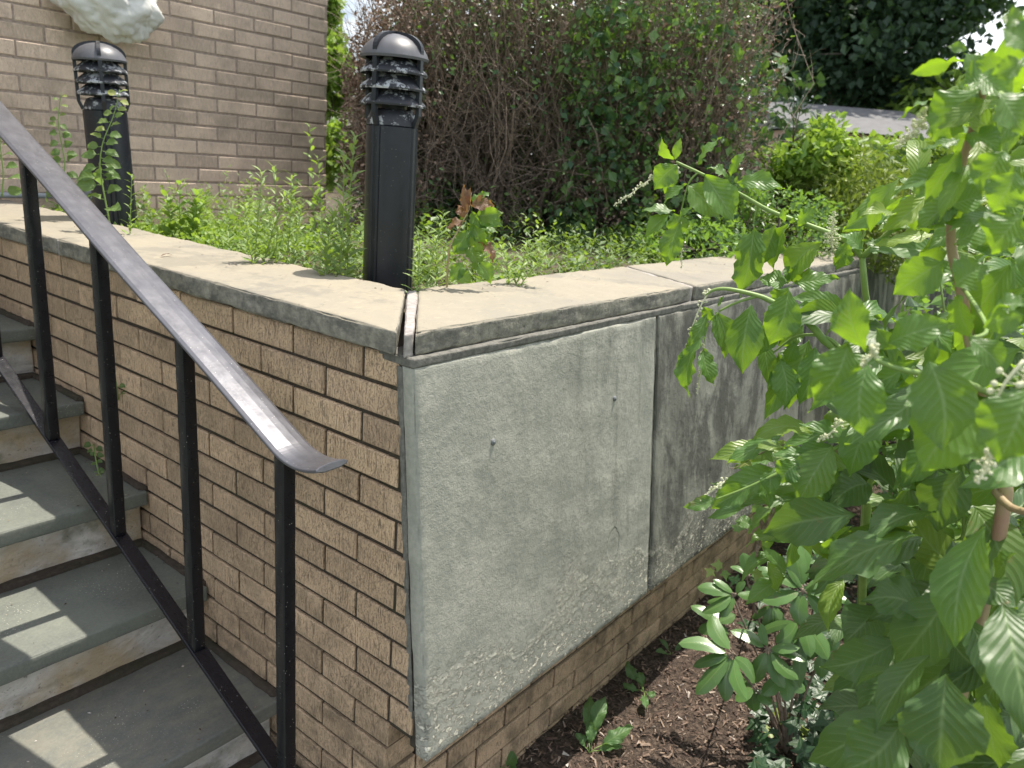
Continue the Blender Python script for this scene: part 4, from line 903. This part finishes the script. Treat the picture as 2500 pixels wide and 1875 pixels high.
# red leaved seedling
base = at(1095, 700, 2.2); base[2] = 1.07; rs = thing('red_leaved_seedling', 'seedling with red, yellow and green leaves right of the nearer bollard', 'weed', base); ms = MB(); m1 = MB(); m2 = MB(); D = 2.15
fork(ms, [base, at(1095, 620, D), at(1120, 560, D), at(1145, 510, D), at(1150, 470, D)], .003, .0015)
for l in [((1140, 520), (1132, 450), 24), ((1148, 505), (1150, 455), 16), ((1150, 500), (1208, 502), 36), ((1135, 540), (1092, 560), 30), ((1170, 590), (1205, 640), 36), ((1135, 530), (1118, 500), 30)]: leaf_px(m1, *l, D, tint=rnd.uniform(.2, .7), wave=.25)
for l in [((1150, 515), (1168, 580), 46), ((1165, 520), (1228, 552), 44), ((1140, 555), (1200, 590), 46), ((1130, 600), (1165, 665), 46), ((1165, 640), (1198, 694), 40), ((1130, 640), (1100, 690), 36), ((1155, 560), (1215, 566), 30), ((1110, 620), (1150, 600), 30), ((1120, 660), (1150, 692), 34), ((1150, 505), (1195, 470), 36), ((1160, 530), (1230, 520), 40), ((1155, 545), (1180, 620), 50), ((1145, 560), (1105, 620), 40)]: leaf_px(m2, *l, D+.02, tint=rnd.uniform(.3, .8), wave=.2)
ms.build('stem', 'rstem', rs); m1.build('red_foliage', 'pokered', rs); m2.build('green_foliage', 'poke', rs)
# vines
def vine(label, pts, n, s_, mat='vine'):
    b = np.array(pts[0]); p = thing('climbing_vine', label, 'vine', b); ms = MB(); ml = MB(); Q = fork(ms, pts, .003, .001)
    for i in range(n):
        t = .05+.95*i/n; q = t*(len(Q)-1); j = int(q); c = Q[j]+(Q[min(j+1, len(Q)-1)]-Q[j])*(q-j); sg = 1 if i % 2 else -1
        rt = ee_w*sg+rg.normal(0, .25, 3)+np.array([0, 0, -.15]); ln = s_*(1.15-.75*t)*rg.uniform(.85, 1.15)
        ms.tube([c, c+nrm(rt)*ln*.35], .0008, 4)
        ml.leaf(c+nrm(rt)*ln*.3, c+nrm(rt)*ln*1.35, nrm(camdir(c)*.8+np.array([0, 0, .7])+rg.normal(0, .3, 3)), ln*.8, min(1, .25+.6*t+rg.uniform(-.15, .2)), droop=.12, wave=.1, fold=.25, nx=2, ny=7, peak=.38, point=.8)
    ms.build('stem', 'stem', p); ml.build('foliage', mat, p)
ee_w = MX @ np.array([1.0, 0, 0])
d = 3.15
vine('round leaved vine climbing the front of the farther bollard', [at(268, 545, d), at(248, 440, d), at(244, 400, d), at(252, 345, d), at(278, 280, d), at(292, 218, d)], 30, .058)
vine('yellow tipped vine standing against the building left of the farther bollard', [at(150, 470, 3.5), at(158, 400, 3.5), at(148, 340, 3.5), at(142, 290, 3.5), at(150, 225, 3.5)], 22, .045)
vine('green vine shoot at the extreme left end of the planter', [at(5, 480, 3.4), at(8, 420, 3.4), at(0, 350, 3.4), at(4, 310, 3.4)], 14, .05)
# little weeds growing from the stair joints
def tiny(label, pts, n, s_):
    vine(label, pts, n, s_)
xx = 1.075
tiny('three leaf sprout growing out of a brick joint', [onx(288, 975, 1.09), onx(286, 950, xx), onx(283, 925, xx)], 5, .03)
tiny('small trailing weed in the step corner under the handrail', [onx(228, 1085, 1.08), onx(232, 1110, xx-.02), onx(240, 1150, xx-.03), onx(248, 1165, xx-.04)], 12, .022)
# undergrowth: uncountable low weeds over the soil
mb = MB(); cnt = 0
def soilok(x, y): return x > 1.47 and y > 1.51 and y < 4.1 and not (x < 3.4 and y > 4.05)
for i in range(1500):
    if i < 520: x = rg.uniform(1.47, 2.3); y = rg.uniform(1.7, 4.0)
    elif i < 980: x = rg.uniform(1.6, 4.6); y = rg.uniform(1.51, 2.1)
    else: x = rg.uniform(1.6, 4.8); y = rg.uniform(1.6, 4.0)
    if not soilok(x, y): continue
    d_ = math.hypot(x-1.64, y-1.765)
    if d_ < .10: continue
    edge = min(x-1.47, y-1.51)
    pn = noise.noise(Vector((x*2.3, y*2.3, 4)))+.5*noise.noise(Vector((x*7, y*7, 2)))
    if pn < -.30: continue
    h = (rg.uniform(.03, .12)+min(.14, edge*.20)*rg.uniform(.2, 1))*(1+.9*pn)
    b = np.array([x, y, 1.07]); top = b+np.array([rg.normal()*.03, rg.normal()*.03, h]); tone = min(1, max(0, .45+.9*noise.noise(Vector((x*3.1, y*3.1, 9)))+rg.normal(0, .2)-(.35 if x > 2.3 else 0)))
    k = int(rg.integers(9, 17)); broad = rg.random() < .4
    for q in range(k):
        t = (q+.5)/k; a = q*2.4+rg.uniform(0, .8); p = b+(top-b)*t; ln = rg.uniform(.018, .042)*(1.5 if broad and rg.random() < .3 else 1); out = nrm([math.cos(a), math.sin(a), .5+rg.uniform(-.3, .4)])
        mb.small(p, out, np.array([0, 0, 1])+rg.normal(0, .3, 3), ln*(.8 if broad else 1.1), ln*(.5 if broad else .2), min(1, max(0, tone*.7+rg.uniform(-.1, .35))))
o = mb.build('undergrowth', 'weed'); tag(o, 'low mixed green weeds covering the planter soil behind the coping', 'undergrowth', kind='stuff')
mb = MB()
for i in range(420):
    p = at(rg.uniform(430, 720), rg.uniform(540, 640), 2.9); x, y = p[0], p[1]
    x = rg.uniform(1.5, 2.1); y = rg.uniform(2.4, 3.4); b = np.array([x, y, 1.09+rg.uniform(0, .05)])
    for q in range(7): mb.small(b+rg.normal(0, .012, 3), rg.normal(0, 1, 3)+np.array([0, 0, .7]), np.array([0, 0, 1])+rg.normal(0, .3, 3), .022, .016, rg.uniform(.2, 1))
o = mb.build('yellow_ground_cover', 'yel'); tag(o, 'yellowish creeping ground cover between the bollards', 'ground cover', kind='stuff')

# ================================================================== HEDGE
hd = thing('clipped_hedge', 'big half dead clipped hedge full of bare twigs and ivy', 'hedge', (3.6, 2.7, 1.07))
A0 = np.array([2.80, 3.41]); A1 = np.array([4.25, 1.64]); al = nrm(A1-A0); pr = np.array([-al[1], al[0]]); pr = pr if pr @ np.array([1, 1]) > 0 else -pr; LH = np.linalg.norm(A1-A0)
def hp(s_, dd, z): q = A0+al*s_*LH+pr*dd; return np.array([q[0], q[1], z])
def htop(s_): return 1.07+1.65*min(1, .54+.46*math.sqrt(min(1, max(0, s_-.01)/.2))) if s_ < .3 else 2.72+.05*math.sin(s_*7)
def inside(s_, dd, z):
    f = min(s_*LH, (1-s_)*LH)
    return z < htop(s_)+.08*noise.noise(Vector((s_*6, dd*3, 0)))-.25*max(0, .25-f)
ms = MB(); N = 0
for i in range(1500):                                                 # twigs fan out from a few trunks
    s0 = rg.uniform(.05, .95); tr = round(s0*6)/6; b = hp(.04+.92*(tr*.8+s0*.2), .55+rg.normal(0, .15), 1.07+rg.uniform(0, .9))
    e = hp(min(1, max(0, s0+rg.normal(0, .12))), max(-.02, rg.normal(.12, .18)), 1.15+rg.uniform(0, 1.0)**.8*(htop(s0)-1.2)*1.02)
    if not inside(max(0, min(1, s0)), 0, e[2]): continue
    m_ = (b+e)/2+rg.normal(0, .09, 3); dv = e-b; r0 = rg.uniform(.0025, .0075)
    ms.tube([b, (b+m_)/2+rg.normal(0, .025, 3), m_, (m_+e)/2+rg.normal(0, .03, 3), e], list(np.linspace(r0, .0009, 5)), 4)
    for q in range(6):
        t = rg.uniform(.35, 1); p = b+dv*t+(m_-(b+e)/2)*(1-abs(2*t-1)); o_ = nrm(nrm(dv)+rg.normal(0, .7, 3)-np.array([*pr*.35, 0]))*rg.uniform(.05, .2)
        ms.tube([p, p+o_*.5+rg.normal(0, .01, 3), p+o_], [.0015, .0012, .0006], 3, cap=False)
for i in range(16):
    s0 = (i+.5)/16; b = hp(s0+rg.normal(0, .02), rg.uniform(.25, .6), 1.05)
    e = hp(min(.98, max(.02, s0+rg.normal(0, .14))), rg.uniform(.05, .4), 1.07+rg.uniform(.7, 1.3)); m_ = (b+e)/2+rg.normal(0, .07, 3)
    ms.tube([b, (b+m_)/2+rg.normal(0, .03, 3), m_, (m_+e)/2+rg.normal(0, .03, 3), e], [.022, .018, .014, .009, .004], 7)
ms.build('branches', 'twig', hd)
mg = MB(); md = MB()
for i in range(48000):
    s_ = rg.uniform(0, 1); z = 1.08+(htop(s_)-1.08)*rg.uniform(0, 1); dd = abs(rg.normal(0, .28))-.07 if rg.random() < .55 else rg.uniform(.25, 1.25)
    if not inside(s_, dd, z): continue
    p = hp(s_, dd, z); h = (z-1.07)/1.65
    pt = noise.noise(Vector((s_*5.5, z*2.6, 1.7)))+.5*noise.noise(Vector((s_*14, z*7, .7)))
    # bare twiggy patch low centre; dead leaves left end and right edge; green above and to the right
    bare = math.exp(-((s_-.34)/.24)**2-((h-.28)/.24)**2)
    if dd < .30 and rg.random() < bare*1.25: continue
    if dd < .3 and s_ < .5 and rg.random() < .62*(1-max(0, (h-.75)*2)): continue
    if dd < .3 and s_ > .8 and rg.random() < .5: continue
    dead = (s_ < .16) or (s_ > .86 and rg.random() < .55) or (h > .62 and s_ < .34 and rg.random() < .6) or (pt > .10 and rg.random() < .5)
    if dead and dd > .5: dead = False
    a = rg.normal(0, 1, 3); n = rg.normal(0, .6, 3)+np.array([*(-pr), .6])
    if dead: md.small(p, a, n, rg.uniform(.014, .03), rg.uniform(.009, .018), rg.random())
    else:
        big = (s_ > .5 and h < .75 and rg.random() < .22 and dd < .2)
        ln = rg.uniform(.045, .075) if big else rg.uniform(.018, .040)
        if dd > .4: ln *= 1.7
        mg.small(p, a+(np.array([0, 0, -1.2]) if big else 0), n, ln, ln*(.75 if big else .55), max(0, min(1, .35+.5*pt+rg.normal(0, .25))))
for i in range(6500):
    s_ = rg.uniform(0, 1)**1.8*.24; z = 1.3+(htop(s_)-1.3)*rg.uniform(0, 1); dd = rg.uniform(0, .7)
    if not inside(s_, dd, z) or noise.noise(Vector((s_*30, z*7, dd*5))) < -.12: continue
    md.small(hp(s_, dd, z), rg.normal(0, 1, 3), rg.normal(0, .6, 3)+np.array([*(-pr), .6]), rg.uniform(.016, .034), rg.uniform(.011, .02), rg.random()**1.6)
mi = MB()
for i in range(11000):                                               # dark inner leaves added to block light, so gaps read as shade
    s_ = rg.uniform(.04, .98); z = 1.1+(htop(s_)-1.22)*rg.uniform(0, 1)**1.1; dd = rg.uniform(.38, 1.1)
    if not inside(s_, 0, z+.08): continue
    mi.small(hp(s_, dd, z), rg.normal(0, 1, 3), rg.normal(0, .6, 3)+np.array([*(-pr), .3]), rg.uniform(.04, .075), rg.uniform(.025, .05), rg.random()*.5)
mi.build('inner_foliage', 'ivy', hd)
mg.build('foliage', 'hgreen', hd); md.build('dead_foliage', 'hdead', hd)

# ================================================================== BACKGROUND
def bush(name, label, cat, cs, n, ls, mat, trunk=None, seed=1, lw=.5, clump=None, group=None):
    r_ = np.random.default_rng(seed); c0 = np.array(cs[0][0], float); base = np.array([c0[0], c0[1], trunk if trunk is not None else c0[2]-cs[0][1][2]])
    p = thing(name, label, cat, base, group); mb = MB(); ms = MB()
    vols = np.array([np.prod(c[1])**.7 for c in cs]); vols = vols/vols.sum()
    for (c, rr) in cs: 
        c = np.array(c, float); ms.tube([base, base+(c-base)*.5+np.array([0, 0, .1*rr[2]]), c+np.array([0, 0, rr[2]*.4])], [max(.01, .05*rr[0]), .03*rr[0], .008*rr[0]], 6)
        for q in range(10):
            d_ = nrm(r_.normal(0, 1, 3)); ms.tube([c-np.array([0, 0, rr[2]*.2]), c+d_*np.array(rr)*.5, c+d_*np.array(rr)*.9], [.015*rr[0], .01*rr[0], .003*rr[0]], 4)
    for i in range(n):
        k = r_.choice(len(cs), p=vols); c, rr = cs[k]; c = np.array(c, float); rr = np.array(rr, float)
        d_ = nrm(r_.normal(0, 1, 3)); rad = r_.uniform(.45, 1.0)**.6*(1+.28*noise.noise(Vector(d_*2.6+k*3))+.15*noise.noise(Vector(d_*7)))
        q = c+d_*rr*rad; cl_ = noise.noise(Vector(q/(ls*9)))
        if cl_ < -.22: continue
        s_ = ls*r_.uniform(.6, 1.4); mb.small(q, r_.normal(0, 1, 3)+np.array([0, 0, -.2]), r_.normal(0, .7, 3)+np.array([0, 0, .8]), s_, s_*lw, min(1, max(0, .45+cl_+r_.normal(0, .18))))
    ms.build('trunk', 'bark', p); mb.build('crown', mat, p); return p
def ell(u, v, d, ru, rv, dep=None): return (at(u, v, d), (ru/FPX*d, (dep or ru)/FPX*d, rv/FPX*d))
bush('yew_shrub', 'golden tipped yew shrub beyond the far coping', 'shrub', [ell(2100, 510, 5.2, 180, 120), ell(2230, 560, 4.8, 160, 110), ell(1960, 560, 5.0, 150, 110)], 15000, .045, 'yew', 1.07, 2, .35)
bush('green_shrub', 'fresh green shrub leaning out beside the hedge end', 'shrub', [ell(1940, 320, 5.0, 75, 120), ell(1985, 400, 5.2, 90, 100)], 4200, .055, 'yel', 1.07, 3, .6)
bush('leafy_shrub', 'mid green leafy shrub behind the golden yew', 'shrub', [ell(2230, 450, 7.0, 150, 100), ell(2380, 430, 7.0, 150, 100), ell(2120, 430, 7.4, 110, 90), ell(2520, 420, 7, 150, 150)], 7000, .07, 'weed', .95, 4, .6)
bush('dark_shrub', 'dark low shrub under the right end of the hedge', 'shrub', [ell(1900, 560, 4.4, 170, 90), ell(1700, 600, 4.0, 170, 60), ell(1780, 520, 4.4, 100, 90)], 5200, .035, 'hgreen', 1.07, 5, .5)
bush('broadleaf_tree', 'large dark broadleaf tree far behind at right', 'tree', [(at(2060, 60, 27), (3.4, 3.4, 3.2)), (at(2190, 50, 27), (2.6, 3.0, 2.7)), (at(2120, -130, 27), (3.3, 4, 3.6)), (at(2000, -60, 28), (3.4, 3.4, 3.9)), (at(2130, 130, 26), (3.2, 2.8, 1.5))], 42000, .24, 'far', .95, 6, .7)
bush('slim_tree', 'bright green tree seen past the building corner', 'tree', [ell(800, 40, 9, 26, 110), ell(795, -60, 9, 34, 90), ell(812, 230, 8.5, 46, 120), ell(806, 400, 8, 50, 90)], 6000, .09, 'yel', .95, 7, .6)
bush('far_tree', 'pale far tree low on the right horizon', 'tree', [(at(2450, 290, 26), (3.4, 3, 1.3)), (at(2620, 270, 26), (3.4, 3, 1.6))], 7000, .3, 'weed', .95, 8, .7)
bush('backdrop_tree', 'tree standing behind the hedge', 'tree', [ell(1350, 330, 9, 330, 230), ell(1050, 420, 9, 250, 160), ell(1650, 330, 9, 330, 260)], 11000, .12, 'far', .95, 9, .6)
bush('leafy_shrub', 'dense dark shrub deep in the bed behind the pokeweed, against the wall end', 'shrub', [((4.2, .4, .45), (.7, .55, .75)), ((5.4, .3, .6), (.8, .6, .85)), ((4.0, -.5, .3), (.8, .6, .6)), ((6.6, .2, .8), (.9, .7, .9))], 9000, .07, 'hgreen', -.27, 14, .6)
# neighbouring house
c = at(2110, 305, 19); hs = thing('neighbour_house', 'low neighbouring house with grey roof and reddish wall behind the shrubs', 'house', (c[0], c[1], .95))
dx = nrm(MX @ np.array([1.0, 0, 0])*np.array([1, 1, 0])); dy = np.array([-dx[1], dx[0], 0]); dy = dy if dy @ (c-CAM) > 0 else -dy
zr0 = at(2110, 325, 19)[2]; zr1 = at(2110, 262, 22)[2]; O = np.array([c[0], c[1], 0])
mb = MB(); pts = []
for (a, b, z) in ((-1.6, 0, zr0), (2.3, 0, zr0), (2.3, 3, zr1), (-1.6, 3, zr1), (-1.6, 6, zr0), (2.3, 6, zr0)): pts.append(O+dx*a+dy*b+np.array([0, 0, z]))
mb.add(pts, [(0, 1, 2, 3), (3, 2, 5, 4), (0, 3, 4), (1, 5, 2)]); mb.build('roof', 'roof', hs)
mb = MB(); pts = [O+dx*a+dy*b+np.array([0, 0, z]) for z in (.6, zr0-.02) for a, b in ((-1.5, .2), (2.2, .2), (2.2, 5.8), (-1.5, 5.8))]
mb.add(pts, [(0, 1, 5, 4), (1, 2, 6, 5), (2, 3, 7, 6), (3, 0, 4, 7)]); mb.build('wall', 'hwall', hs)

# litter: bits of leaf, grit and petals on treads and caps
mb = MB()
def bit(x, y, z, l, t):
    c = np.array([x, y, z+.002]); mb.small(c, nrm([rg.normal(), rg.normal(), .05]), np.array([0, 0, 1])+rg.normal(0, .25, 3), l, l*rg.uniform(.25, .7), t)
for k in range(7):
    for i in range(46):
        x = XW-.01-abs(rg.normal(0, .16)) if rg.random() < .6 else rg.uniform(.3, 1.05); y = ny[k+1]-abs(rg.normal(0, .09))*1.0 if rg.random() < .6 else rg.uniform(ny[k]+.01, ny[k+1])
        bit(x, min(max(y, ny[k]+.01), ny[k+1]+.03), nzv[k], rg.uniform(.003, .012), rg.random() if rg.random() < .8 else 1.0)
for i in range(150):
    if rg.random() < .5: x, y = rg.uniform(1.1, 1.45), rg.uniform(1.5, 4.0); x = 1.44-abs(rg.normal(0, .10))
    else: x, y = rg.uniform(1.55, 4.5), 1.475-abs(rg.normal(0, .10))
    bit(max(x, 1.09), max(y, 1.12), ZT, rg.uniform(.003, .011), rg.random()*.9)
o = mb.build('leaf_litter', 'chip'); tag(o, 'tiny bits of dry leaf and grit lying on the treads and coping', 'litter', kind='stuff')
# small fallen leaf on the coping
c = onz(408, 626, 1.153); mb = MB(); mb.leaf(c-np.array([.02, 0, 0]), c+np.array([.022, .012, .002]), np.array([0, 0, 1.0]), .008, .2, droop=.12, wave=.2, nx=2, ny=6)
mb.leaf(c, c+np.array([.02, -.02, .001]), np.array([0, 0, 1.0]), .003, .1, droop=.1, nx=1, ny=4)
tag(mb.build('fallen_leaf', 'hdead', origin=c), 'curled reddish dry leaf lying on the left coping stone', 'leaf')
for o in bpy.data.objects:
    if '_org' in o: del o['_org']
